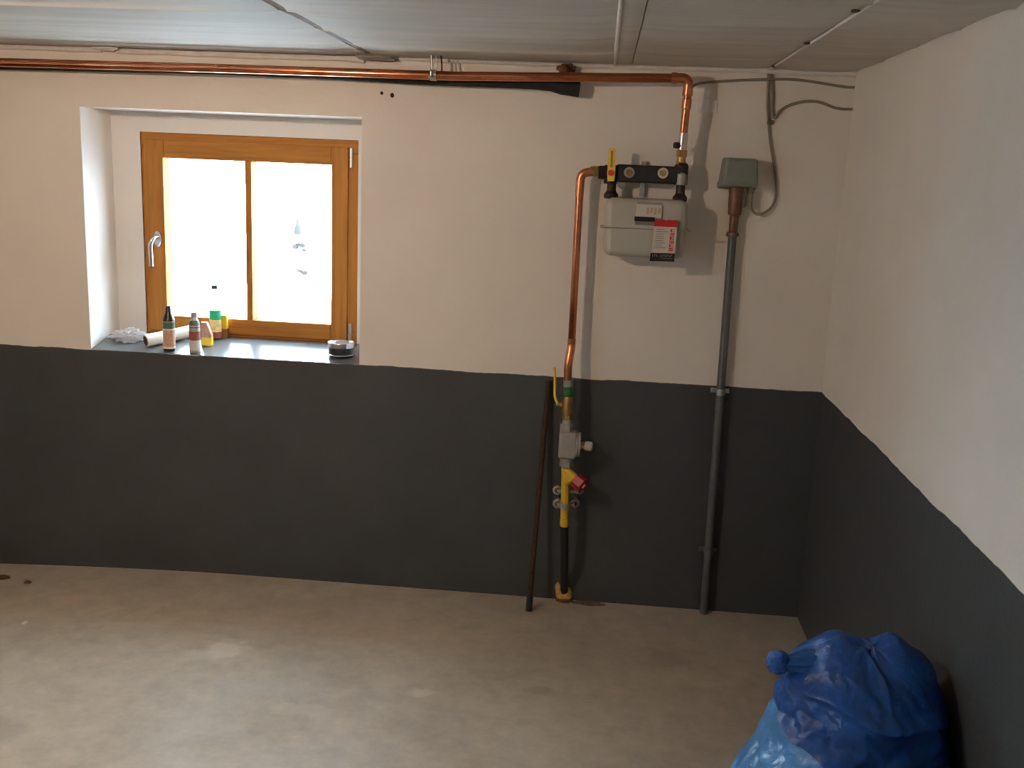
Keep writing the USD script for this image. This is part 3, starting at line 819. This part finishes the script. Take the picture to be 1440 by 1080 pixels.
# ------------------------------------------------------------------ service entry: valve, regulator, filter, pipe
sv = T('gas_service_entry', at(797, 700, YV), 'gas service entry with yellow-handled brass valve, grey regulator and yellow pipe', 'gas fitting')
P = lambda px, py, dy=0.0: at(px, py, YV + dy)
sv.part('top_collar', [hexnut(P(799, 544.5), P(799.3, 534), .0185)], MGREYCAP)
sv.part('green_band', cyl(P(799, 556), P(799, 543.5), .0190), MGREEN, label='green insulating band')
sv.part('valve_body', [lathe([(.016, 0), (.017, .012), (.0225, .03), (.0235, .055), (.0195, .080), (.018, .092)], P(797.5, 590)), cyl(P(797, 570), P(787, 569, -.006), .0125), hexnut(P(797.5, 590), P(797.5, 583), .0205)], MBRASSD, label='dull brass valve body')
hb = P(785, 569, -.010)
lever = [hb, P(781.5, 562, -.012), P(780, 556, -.014), P(780.5, 535, -.016), P(779.5, 517, -.018)]
hd = sv.part('valve_handle', tube(fillet(lever, .012, 6), [.0052] * len(fillet(lever, .012, 6)), 12), MYELH, label='thin yellow lever seen edge-on')
sv.part('handle_bolt', [hexnut(P(787, 569, -.008), P(782.5, 568, -.014), .0075)], MALU, parent=hd)
sv.part('upper_nut', [cyl(P(797.5, 598), P(797.7, 589), .0185), hexnut(P(796.5, 606.5), P(797, 596), .0255)], MREG)
# regulator
ra, rb_ = P(785, 643), P(813.5, 606.5)
rc = (ra + rb_) / 2
rg_ = sv.part('regulator_body', rbox((ra[0], YV - .038, ra[2] + .004), (rb_[0] - .004, YV + .034, rb_[2]), .010, 20), MREG, label='grey cast regulator housing')
sv.part('regulator_flange', [cyl((rb_[0] - .007, YV, rc[2] + .002), (rb_[0] + .001, YV, rc[2] + .002), .048, n=36), cyl((rb_[0] + .002, YV, rc[2] + .002), (rb_[0] + .011, YV, rc[2] + .002), .0475, n=36)], MREG, parent=rg_)
np_ = sv.part('adjuster', [cyl((rb_[0] + .009, YV - .005, rc[2]), (rb_[0] + .030, YV - .008, rc[2]), .0145)], MBRASSD)
sv.part('adjuster_cap', lathe([(.017, 0), (.0185, .003), (.0185, .022), (.014, .029), (.006, .031)], (rb_[0] + .028, YV - .008, rc[2]), (1, -.12, 0)), MPALE, parent=np_, label='pale round cap')
sv.part('lower_collar', [cyl(P(796.5, 649.5), P(796.5, 642), .0250), hexnut(P(796.3, 656), P(796.3, 648.5), .0262), cyl(P(796, 651), P(796, 648), .0235)], MREG)
# yellow strainer with slanted branch
yp0, yp1 = P(795.5, 655), P(793.5, 740)
yb = P(794.5, 700)
sv.part('yellow_pipe', [tube([yp0, P(795, 690), P(794.3, 712), P(793.8, 728)], .0165, 20), lathe([(.0155, 0), (.018, .004), (.018, .026), (.0165, .034)], yp1)], MYEL)
br0, br1 = P(796, 664, -.008), P(813, 675, -.022)
brn = sv.part('strainer_branch', m3.Manifold.batch_hull([m3.Manifold.sphere(.0165, 20).translate(P(796, 661, -.002).tolist()), m3.Manifold.sphere(.0155, 20).translate(P(797, 678, -.004).tolist()), m3.Manifold.sphere(.0165, 20).translate(P(807.5, 671, -.018).tolist())]), MYEL)
dr = (P(824, 687, -.045) - P(806, 672, -.018))
dr /= np.linalg.norm(dr)
q0 = P(809, 674, -.02)
sv.part('red_cap', [hexnut(q0, q0 + dr * .040, .030), hexnut(q0 + dr * .040, q0 + dr * .052, .017)], MRED, parent=brn, label='red hexagonal cap')
fz = onz(792.5, 846, 0.0)
fz[1] += .022
sv.part('black_pipe', tube([P(793.7, 734), P(793.8, 780, .012), np.array([fz[0], fz[1], .015])], .0160, 18), MBLACKPIPE)
sv.part('floor_seal', lump(fz + [0, 0, .022], .033, 2, (.98, .85, 1.15), .26, 4, 2.0), MOCHRE, label='crumbly ochre seal where the pipe meets the floor')
sv.part('seal_crumb', lump(fz + [-.026, .0, .052], .014, 7, (.9, .9, 1.5), .4), MOCHRE)
sv.part('seal_crumb', lump(fz + [.004, -.016, .004], .028, 9, (1.2, .8, .35), .4), MRUSTB)

for k, (py, lab) in enumerate(((692, 'upper'), (711, 'lower'))):
    dpx = 1.5 if k == 0 else 0
    cl = T('wall_clamp', at(795, py, -.05), f'{lab} of two white plastic wall clamps round the yellow gas pipe', 'clamp', group=None)
    right = 814 if k == 0 else 808.5
    for (px, dy) in ((783.5, .5), (right, 0)):
        p = at(px, py + dy, -.068)
        cl.part('clamp_foot', [lathe([(.0185, 0), (.0195, .006), (.0175, .015), (.012, .018), (.009, .012)], p + [0, .035, 0], (0, -1, .12)), cyl((p[0], -.034, p[2]), (p[0], 0.0, p[2]), .012)], MREG)
        cl.part('screw', cyl(p + [0, .030, 0], p + [0, .016, 0], .006, n=6), MDARK)
    ringc = P(794.5, py)
    rg2 = np.array([[math.cos(t) * rr, math.sin(t) * rr, dz] for t in np.linspace(0, 2 * np.pi, 28, endpoint=False) for (dz, rr) in ((-.012, .0168), (.012, .0168), (.012, .0205), (-.012, .0205))]) + ringc
    if k == 1:
        cl.part('clamp_band', (rg2, np.array(F)), MREG)
    else:
        cl.part('clamp_band', rg2_ := (np.where(rg2[:, [1]] > YV - .2, rg2, rg2), np.array(F)), MREG) if False else None
    cl.part('bridge', [rbox((at(783, py, -.07)[0], -.098, ringc[2] - .006), (at(right, py, -.07)[0], -.080, ringc[2] + .006), .003)], MREG)

dp = at(824, 845, -.02)
single('dirt_heap', lump((dp[0] + .01, -.022, .0), .036, 31, (1.7, .6, .20), .5, 4, 3), MDIRT2,
       'small brown dirt heap on the floor right of the gas pipe foot', 'dirt')

# ------------------------------------------------------------------ leaning iron rod
r0, r1 = onz(743.5, 858, 0.004), at(771.5, 535, -.014)
r0[2] = 0.0
rod = T('leaning_iron_tube', r0, 'thin dark rusty iron tube leaning against the wall left of the gas fittings', 'tube')
du = (r1 - r0) / np.linalg.norm(r1 - r0)
rod.part('tube_wall', tube([r0 + du * .002, r0 + du * .3, r1 - du * .3, r1], [.0108, .0108, .0105, .0105], 16), MRUST)
rod.part('socket_end', cyl(r0 + du * .001, r0 + du * .07, .0130), MCAST)

# ------------------------------------------------------------------ conduit and junction box
YC = -.030
cd = T('conduit_pipe', onz(990, 857, 0), 'grey conduit pipe running from the floor up to the junction box', 'conduit')
k0, k1 = at(989.8, 858, YC), at(1030, 332, YC)
k0[2] = -.004
cd.part('conduit_tube', tube([k0, (k0 + k1) / 2, k1], .0158, 20), MCOND)
cd.part('top_flange', [cyl(at(1029.5, 333, YC), at(1030, 326, YC), .021), cyl(at(1024, 330, YC - .01), at(1021, 330, YC - .01), .005), cyl(at(1036, 330, YC - .01), at(1039, 330, YC - .01), .005)], MBROWNP)
for (px, py, s) in ((1013.4, 551, 1), (996.3, 776, .9)):
    p = at(px, py, YC)
    cd.part('saddle_clip', [lathe([(.0162, -.012), (.0185, -.012), (.0185, .012), (.0162, .012)], (p[0], YC, p[2])), rbox((p[0] - .036, -.012, p[2] - .009), (p[0] + .036, .002, p[2] + .009), .003),
                            cyl((p[0] - .028, -.010, p[2]), (p[0] - .028, -.018, p[2]), .005), cyl((p[0] + .028, -.010, p[2]), (p[0] + .028, -.018, p[2]), .005)], MZINC if s == 1 else MCOND)
jb = T('junction_box', at(1039, 265, -.05), 'grey-green electrical junction box on the wall in the right corner', 'junction box')
ja, jc = at(1012, 263.5, -.045), at(1067, 223, -.045)
jx0, jx1, jz0, jz1 = ja[0], jc[0], ja[2], jc[2]
lid = m3.Manifold.batch_hull([m3.Manifold.sphere(.012, 16).translate([x, y, z]) for (x, y, z) in
                              [(jx0 + .008, -.014, jz0 + .010), (jx1 - .004, -.014, jz0 + .010), (jx0 + .016, -.014, jz1 - .012), (jx1 - .010, -.014, jz1 - .012),
                               (jx0 + .014, -.085, jz0 + .018), (jx1 - .012, -.085, jz0 + .018), (jx0 + .022, -.085, jz1 - .016), (jx1 - .018, -.085, jz1 - .016)]])
jb.part('cover', lid, MBOX)
jb.part('base_lip', rbox((jx0 - .006, -.022, jz0 - .004), (jx1 + .004, .001, jz0 + .022), .005), MBOX)
jb.part('cover_rib', rbox((jx0 + .022, -.099, jz0 + .012), (jx1 - .018, -.085, jz0 + .022), .003), MBOX)
rt = at(1033, 266, YC)
jb.part('reducer_sleeve', [lathe([(.0135, 0), (.0160, .006), (.0165, .045), (.0165, .066), (.0245, .072), (.026, .11), (.027, .150), (.029, .156), (.029, .170)], at(1030.5, 329, YC) + [0, 0, 0])], MBROWNP, label='brown tapered pipe sleeve below the box')
for (px, r_) in ((1047, .0125), (1056, .0105)):
    p = at(px, 266, -.035)
    jb.part('cable_gland', [hexnut(p + [0, 0, -.014], p + [0, 0, .004], r_ * 1.15), lathe([(r_ * .5, 0), (r_ * .78, .006), (r_ * .85, .04), (r_ * .85, .055)], p + [0, 0, -.066])], MCABLED if px < 1050 else MCABLE)

# ------------------------------------------------------------------ cables
RC = .0048


def cable(pts, r=RC):
    return tube(smooth_curve(pts, 12), r, 10)


single('ceiling_cable', cable([at(968, 131, -.088), at(975, 121, -.065), at(993, 116, -.02), at(1030, 113.5, -.0065), at(1082, 111.5, -.013), at(1110, 111.5, -.0065), at(1150, 116, -.006), at(1180, 121, -.006), at(1192, 122.5, -.006), at(1203, 122.5, .004)]), MCABLE,
       'upper grey cable running from the copper elbow to the right corner', 'cable')
single('drop_cable', cable([at(1080.5, 96, -.004), at(1080.5, 112, -.0055), at(1079.5, 145, -.006), at(1081, 175, -.006), at(1084, 205, -.006), at(1090, 240, -.006), at(1091.5, 265, -.008), at(1087, 288, -.014), at(1077, 298, -.022), at(1066, 301.5, -.028), at(1058, 296, -.033), at(1056, 286, -.035), at(1056, 276, -.035)]), MCABLE,
       'grey cable dropping from the ceiling and looping up into the junction box', 'cable')
single('branch_cable', cable([at(1085.5, 98, -.004), at(1085.8, 112, -.0055), at(1087, 140, -.006), at(1087, 160, -.006), at(1089, 166, -.006), at(1094, 160, -.006), at(1106, 150, -.006), at(1122, 144.5, -.006), at(1142, 142.3, -.006), at(1160, 146, -.006), at(1172, 151, -.006), at(1188, 153.5, -.006), at(1203, 153, -.004), at(1208, 152, .004)]), MCABLE,
       'grey cable branching in a wave to the right corner below the upper cable', 'cable')
cpt = at(1083.5, 172, -.008)
single('cable_clip', [rbox(cpt + [-.012, -.006, -.008], cpt + [.012, .008, .008], .003)], MCABLED, 'small dark clip where two grey cables meet on the wall', 'clip')
cpt = at(1203, 153, -.006)
single('cable_grommet', [cyl(cpt + [.0, 0, 0], cpt + [.012, .004, 0], .009)], MCABLED, 'dark grommet where the lower cable enters the right corner', 'grommet')

# ------------------------------------------------------------------ things on the sill
def sill_pt(px, py_guess=None, y=.1):
    p = at(px, 480, y)
    p[2] = sill_z(y) - .001
    return p


def hgt_to(px, py, y, z0):
    return at(px, py, y)[2] - z0


# crumpled film
cf = trimesh.creation.icosphere(5, 1.0)
fv = cf.vertices.copy()
nz = np.abs(meshkit.fbm(fv * 2.3 + 4, 4, 3) - .5) * 2
fv = fv * (0.62 + .75 * nz[:, None])
p = sill_pt(181, y=.11)
fv = fv * np.array([.088, .045, .034])
fv[:, 2] -= fv[:, 2].min() * .55
fv[:, 2] = np.maximum(fv[:, 2], 0)
ys_ = p[1] + fv[:, 1]
single('crumpled_plastic_film', (np.stack([p[0] + fv[:, 0], ys_, np.array([sill_z(a) for a in ys_]) + fv[:, 2]], 1), cf.faces), MFILM, 'crumpled clear plastic film in the left corner of the sill', 'film', smooth=25)
# roll with cardboard core
RR = .0258
pa_, pb_ = sill_pt(205, y=.050), sill_pt(270, y=.190)
pa_[2], pb_[2] = sill_z(pa_[1]) + RR + .0005, sill_z(pb_[1]) + RR + .0005
dr_ = (pb_ - pa_) / np.linalg.norm(pb_ - pa_)
pr = T('paper_roll', pa_ - [0, 0, RR], 'white paper roll with open cardboard core lying on the sill', 'roll')
LL = np.linalg.norm(pb_ - pa_)
pr.part('paper', lathe([(RR - .003, 0.0), (RR, .001), (RR, LL - .001), (RR - .003, LL)], pa_, dr_, 36), MPAPER)
n = 36
a = np.arange(n) * 2 * np.pi / n
rings = [(RR - .0032, -.0015), (RR - .0065, -.002), (RR - .0075, .001), (RR - .0075, .05)]
pr.part('cardboard_core', lathe([(RR - .003, .0005), (RR - .003, -.0015), (RR - .0065, -.0018)], pa_, dr_, 36), MCARD)
pr.part('core_hole', lathe([(RR - .0066, -.0022), (RR - .0066, -.0020)], pa_, dr_, 36), MDARK)


def bottle(px, y, name, label, cat='bottle'):
    p = sill_pt(px, y=y)
    return T(name, p, label, cat), p


# black-capped bottle (nearest the roll)
t, p = bottle(238, .036, 'cleaner_bottle', 'bottle with tall pointed black cap and tan label, left on the sill')
Ht = hgt_to(236, 430, .036, p[2])
R1 = .0235
t.part('body', lathe([(R1 * .93, 0), (R1, .004), (R1, Ht * .62), (R1 * .97, Ht * .68)], p), MBTWHT)
t.part('base_ring', lathe([(R1 * .95, -.0002), (R1 * 1.01, .002), (R1 * 1.01, .009), (R1 * .9, .010)], p), MBTBLK)
t.part('front_label', lathe([(R1 * 1.005, Ht * .10), (R1 * 1.012, Ht * .11), (R1 * 1.012, Ht * .46), (R1 * 1.005, Ht * .47)], p), MLBTAN)
t.part('neck_label', lathe([(R1 * 1.005, Ht * .50), (R1 * 1.012, Ht * .51), (R1 * 1.012, Ht * .64), (R1 * 1.0, Ht * .65)], p), MLBGRN)
t.part('cap', lathe([(R1, Ht * .66), (R1 * 1.0, Ht * .70), (R1 * .78, Ht * .78), (R1 * .50, Ht * .86), (R1 * .42, Ht * .98), (R1 * .36, Ht)], p), MBTBLK)
# grey bottle
t, p = bottle(274, .034, 'polish_bottle', 'slim grey bottle with grey screw cap, second bottle from the left')
Ht = hgt_to(273, 439, .034, p[2])
R1 = .0215
t.part('body', lathe([(R1 * .93, 0), (R1, .004), (R1, Ht * .66), (R1 * .9, Ht * .74), (R1 * .5, Ht * .86), (R1 * .45, Ht * .90)], p), MBTGRY)
t.part('front_label', lathe([(R1 * 1.005, Ht * .06), (R1 * 1.012, Ht * .07), (R1 * 1.012, Ht * .30), (R1 * 1.005, Ht * .31)], p), MLBPALE)
t.part('label_patch', lathe([(R1 * 1.005, Ht * .31), (R1 * 1.014, Ht * .32), (R1 * 1.014, Ht * .52), (R1 * 1.005, Ht * .53)], p), MLBBRN)
t.part('neck_label', lathe([(R1 * 1.005, Ht * .62), (R1 * 1.012, Ht * .63), (R1 * .93, Ht * .74), (R1 * .75, Ht * .80)], p), MLBGRN)
t.part('cap', lathe([(R1 * .52, Ht * .88), (R1 * .55, Ht * .89), (R1 * .55, Ht * .99), (R1 * .48, Ht)], p), MBTGRY)
# clear bottle with green cap
t, p = bottle(303.5, .185, 'clear_spray_bottle', 'tall clear bottle with dark green cap and bright green label band')
yb_ = .185
Ht = hgt_to(304, 401, yb_, p[2])
hh = lambda py: hgt_to(304, py, yb_, p[2])
R1 = .0235
t.part('body', lathe([(R1 * .9, 0), (R1, .004), (R1, hh(436)), (R1 * .94, hh(428)), (R1 * .6, hh(414)), (R1 * .40, hh(408)), (R1 * .38, hh(404))], p), MCLEAR)
t.part('cap', lathe([(R1 * .50, hh(406.5)), (R1 * .54, hh(406)), (R1 * .52, hh(401.5)), (R1 * .46, Ht)], p), MCAPG)
t.part('green_label', lathe([(R1 * 1.01, hh(449)), (R1 * 1.03, hh(448.5)), (R1 * 1.03, hh(436.5)), (R1 * 1.01, hh(436))], p), MLBBRIGHT)
t.part('cream_label', lathe([(R1 * 1.01, hh(466)), (R1 * 1.03, hh(465)), (R1 * 1.03, hh(449.5)), (R1 * 1.01, hh(449.2))], p), MLBCREAM)
t.part('brown_label', lathe([(R1 * 1.01, .006), (R1 * 1.03, .008), (R1 * 1.03, hh(466.5)), (R1 * 1.01, hh(466))], p), MLBBRN)
# small carton, yellow below, in front of the clear bottle
p = sill_pt(291.5, y=.105)
t = T('small_carton', p, 'small carton, yellow below and pinkish above, in front of the clear bottle', 'carton')
z1 = p[2] + hgt_to(291, 474, .105, p[2])
z2 = p[2] + hgt_to(291, 453, .105, p[2])
w_ = .022
t.part('yellow_half', rbox(p + [-w_, -.011, 0], np.array([p[0] + w_, p[1] + .011, z1]), .002), MYCARD)
t.part('pink_half', m3.Manifold.hull_points([(p[0] + sx * (w_ - .001), p[1] + sy, z) for (z, sy2) in ((z1 - .001, .0105), (z1 + .012, .0105)) for sx in (-1, 1) for sy in (-sy2, sy2)] + [(p[0] - w_ + .001 + dx, p[1] + sy, z2) for dx in (0, .022) for sy in (-.0105, .0105)]), MPCARD)
# yellow pack behind
p = sill_pt(316.5, y=.212)
t = T('yellow_pack', p, 'tall yellow pack with brown lower print leaning behind the clear bottle', 'pack')
z2 = p[2] + hgt_to(317, 443, .212, p[2])
zm = p[2] + (z2 - p[2]) * .42
t.part('brown_half', rbox(p + [-.031, -.012, 0], np.array([p[0] + .012, p[1] + .012, zm]), .002), MBCARD)
t.part('yellow_half', rbox(np.array([p[0] - .031, p[1] - .0122, zm - .001]), np.array([p[0] + .0122, p[1] + .0122, z2]), .003), MYCARD)
# tin
p = sill_pt(479.5, y=.075)
t = T('shoe_polish_tin', p, 'flat round black tin with silver lid at the right end of the sill', 'tin')
p[2] = sill_z(.105)
R1 = .0535
hl_ = hgt_to(479, 491.5, .02, p[2])
ht_ = hl_ + .021
t.part('tin_body', lathe([(R1 * .90, 0), (R1 * .93, .003), (R1 * .93, hl_), (R1 * .9, hl_)], p, n=40), MTIN)
t.part('lid', lathe([(R1 * .96, hl_), (R1 * 1.0, hl_ + .001), (R1 * 1.0, ht_ - .003), (R1 * .97, ht_), (R1 * .90, ht_), (R1 * .88, ht_ - .002)], p, n=40), MLID)
t.part('foot_rim', lathe([(R1 * .94, -.0012), (R1 * .955, 0), (R1 * .955, .003), (R1 * .93, .004)], p, n=40), MLID)

# ------------------------------------------------------------------ debris on the floor
for k, (px, py, r_, sq, lab) in enumerate(((4, 806, .020, (1.3, .7, .5), 'larger brown clod on the floor at the left picture edge'), (38.5, 814, .013, (1.0, .8, .6), 'smaller brown crumb on the floor right of the larger clod'))):
    p = onz(px, py, 0)
    p[2] = floor_z(p[0], p[1]) + r_ * sq[2] * .4
    single('dirt_clod', lump(p, r_, 40 + k, sq, .5, 3, 3), MDIRT, lab, 'clod')

# ------------------------------------------------------------------ blue refuse bag
BC = np.array([-.232, -1.60, 0.])
bag = T('blue_refuse_bag', BC, 'full blue plastic refuse bag standing on the floor against the right wall', 'bag')
nt, ns = 220, 150
th = np.linspace(0, 2 * np.pi, nt, endpoint=False)
s = np.linspace(0, 1, ns)
prof_z = np.array([0, .0, .01, .05, .15, .30, .42, .52, .58, .60])
prof_r = np.array([.001, .16, .215, .25, .258, .232, .198, .162, .09, .001])
prof_s = np.linspace(0, 1, len(prof_z))
from scipy.interpolate import PchipInterpolator
zz, rr = PchipInterpolator(prof_s, prof_z)(s), PchipInterpolator(prof_s, prof_r)(s)
TH, SS = np.meshgrid(th, s, indexing='ij')
ZZ, R0 = np.broadcast_to(zz, TH.shape), np.broadcast_to(rr, TH.shape)


def ridged(P, seed, o=4):
    return sum(.5 ** k * (1 - 2 * np.abs(meshkit.noise(P * 2 ** k, seed + k) - .5)) for k in range(o)) / 1.9


pn = np.stack([np.cos(TH) * 2.2, np.sin(TH) * 2.2, ZZ * 13 + .6 * np.sin(2 * TH)], -1)
disp = .042 * (ridged(pn, 3) - .6) + .035 * (meshkit.fbm(np.stack([np.cos(TH) * 1.3, np.sin(TH) * 1.3, ZZ * 4], -1), 3, 21) - .5)
env = np.clip(R0 / .15, 0, 1)
R_ = R0 + disp * env
cxs = -.012 * 0 + np.interp(ZZ, [0, .3, .5, .6], [-.02, -.002, .032, .042])
X = np.minimum(BC[0] + cxs + R_ * np.cos(TH), -.008)
Yb = BC[1] + R_ * np.sin(TH) * 1.02
V = np.stack([X, Yb, np.maximum(ZZ, 0.0)], -1).reshape(-1, 3)
i = np.arange(nt * ns).reshape(nt, ns)
i2 = np.roll(i, -1, 0)
Fb = np.concatenate([np.stack([i[:, :-1], i2[:, :-1], i2[:, 1:]], -1).reshape(-1, 3), np.stack([i[:, :-1], i2[:, 1:], i[:, 1:]], -1).reshape(-1, 3)])
bag.part('filled_body', (V, Fb), MBAGL, smooth=70, label='taut lower part of lighter blue film')

# loose upper film, folded over like a hood with two soft peaks and a slanting hem
from scipy.interpolate import RegularGridInterpolator
zc = np.linspace(0, .6, 80)
body_r = np.stack([np.interp(zc, zz[:], R_[k]) for k in range(nt)])          # body radius by angle and height
lookup = RegularGridInterpolator((np.r_[th, 2 * np.pi], zc), np.vstack([body_r, body_r[:1]]), bounds_error=False, fill_value=None)
ns2 = 140
s = np.linspace(0, 1, ns2)
TH, SS = np.meshgrid(th, s, indexing='ij')
ct, sn = np.cos(TH), np.sin(TH)
front = np.clip(-sn, 0, 1)
hem = .400 + .105 * np.clip(-ct, 0, 1) ** 1.3 - .075 * np.clip(ct, 0, 1) + .012 * np.sin(3 * TH + .6)     # higher on the left
ztop = .618
ZH = ztop - (ztop - hem) * SS ** 2.1
RHd = .188 * (1 - (1 - SS) ** 2.6) ** .75
pn = np.stack([ct * 1.5 * (.2 + SS), sn * 1.5 * (.2 + SS), ZH * 6 + .7 * ct], -1)
fold = ridged(pn, 14, 3)
fine = ridged(pn * 2.6 + 5.0, 31, 3)
RHd = RHd + (.030 * (fold - .60) + .010 * (fine - .6)) * np.clip(SS * 3, 0, 1)
cxh = np.interp(ZH, [0, .3, .5, .6], [-.02, -.002, .032, .042])
rb = lookup(np.stack([TH, np.clip(ZH, 0, .575)], -1))
low = np.clip((.575 - ZH) / .02, 0, 1)
RHd = np.where(ZH < .575, np.maximum(RHd, (rb + .010) * low + RHd * (1 - low)), RHd)
zf = .548 - .03 * ct + .008 * np.sin(5 * TH)
RHd = RHd + (.014 * np.exp(-((ZH - zf) / .012) ** 2) - .010 * np.clip((ZH - zf) / .02, 0, 1)) * np.clip(front * 1.6, 0, 1)
lip = np.clip((SS - .93) / .07, 0, 1)
RHd = RHd + .006 * lip                                              # the hem stands off a little
XH = BC[0] + cxh + RHd * ct
YH = BC[1] + RHd * sn
peak1 = .060 * np.exp(-(((XH + .262) / .062) ** 2 + ((YH + 1.59) / .10) ** 2))
peak2 = .054 * np.exp(-(((XH + .135) / .050) ** 2 + ((YH + 1.58) / .09) ** 2))
peak3 = .030 * np.exp(-(((XH + .045) / .045) ** 2 + ((YH + 1.58) / .09) ** 2))
seam = .016 * np.exp(-np.abs(XH + .215 + .30 * (YH + 1.62)) / .012) * np.clip((ZH - .50) * 9, 0, 1) * np.clip((-YH - 1.56) * 12, 0, 1)
ZH = ZH + peak1 + peak2 + peak3 + seam + (.026 * (fold - .6) + .010 * (fine - .6)) * (1 - SS)
XH = np.minimum(XH, -.006)
VH = np.stack([XH, YH, ZH], -1).reshape(-1, 3)
i = np.arange(nt * ns2).reshape(nt, ns2)
i2 = np.roll(i, -1, 0)
Fh = np.concatenate([np.stack([i[:, :-1], i2[:, 1:], i2[:, :-1]], -1).reshape(-1, 3), np.stack([i[:, :-1], i[:, 1:], i2[:, 1:]], -1).reshape(-1, 3)])
top = bag.part('folded_top', (VH, Fh), MBAGD, smooth=70, label='loose darker blue film folded over the top')
kc = at(1094, 931, -1.62)
tw = m3.Manifold.batch_hull([m3.Manifold.sphere(.015, 24).translate((kc + [.018, 0, 0]).tolist()), m3.Manifold.sphere(.034, 32).translate((kc + [.075, .012, -.006]).tolist()), m3.Manifold.sphere(.060, 32).translate((kc + [.135, .045, -.045]).tolist())]).refine_to_length(.006)
tv, tf = vf(tw)
aa = np.arctan2(tv[:, 2] - kc[2], tv[:, 1] - kc[1])
pl = np.sin(aa * 7 + 20 * (tv[:, 0] - kc[0]))[:, None] * .0035 * np.clip((tv[:, [0]] - kc[0]) / .05, .2, 1)
rd = tv - kc
rd[:, 0] = 0
rd /= np.maximum(np.linalg.norm(rd, axis=1), 1e-6)[:, None]
bag.part('twisted_corner', [(tv + rd * pl, tf), lump(kc, .0265, 51, (1.0, .9, 1.1), .22, 4, 2.2)], MBAGT, smooth=60)
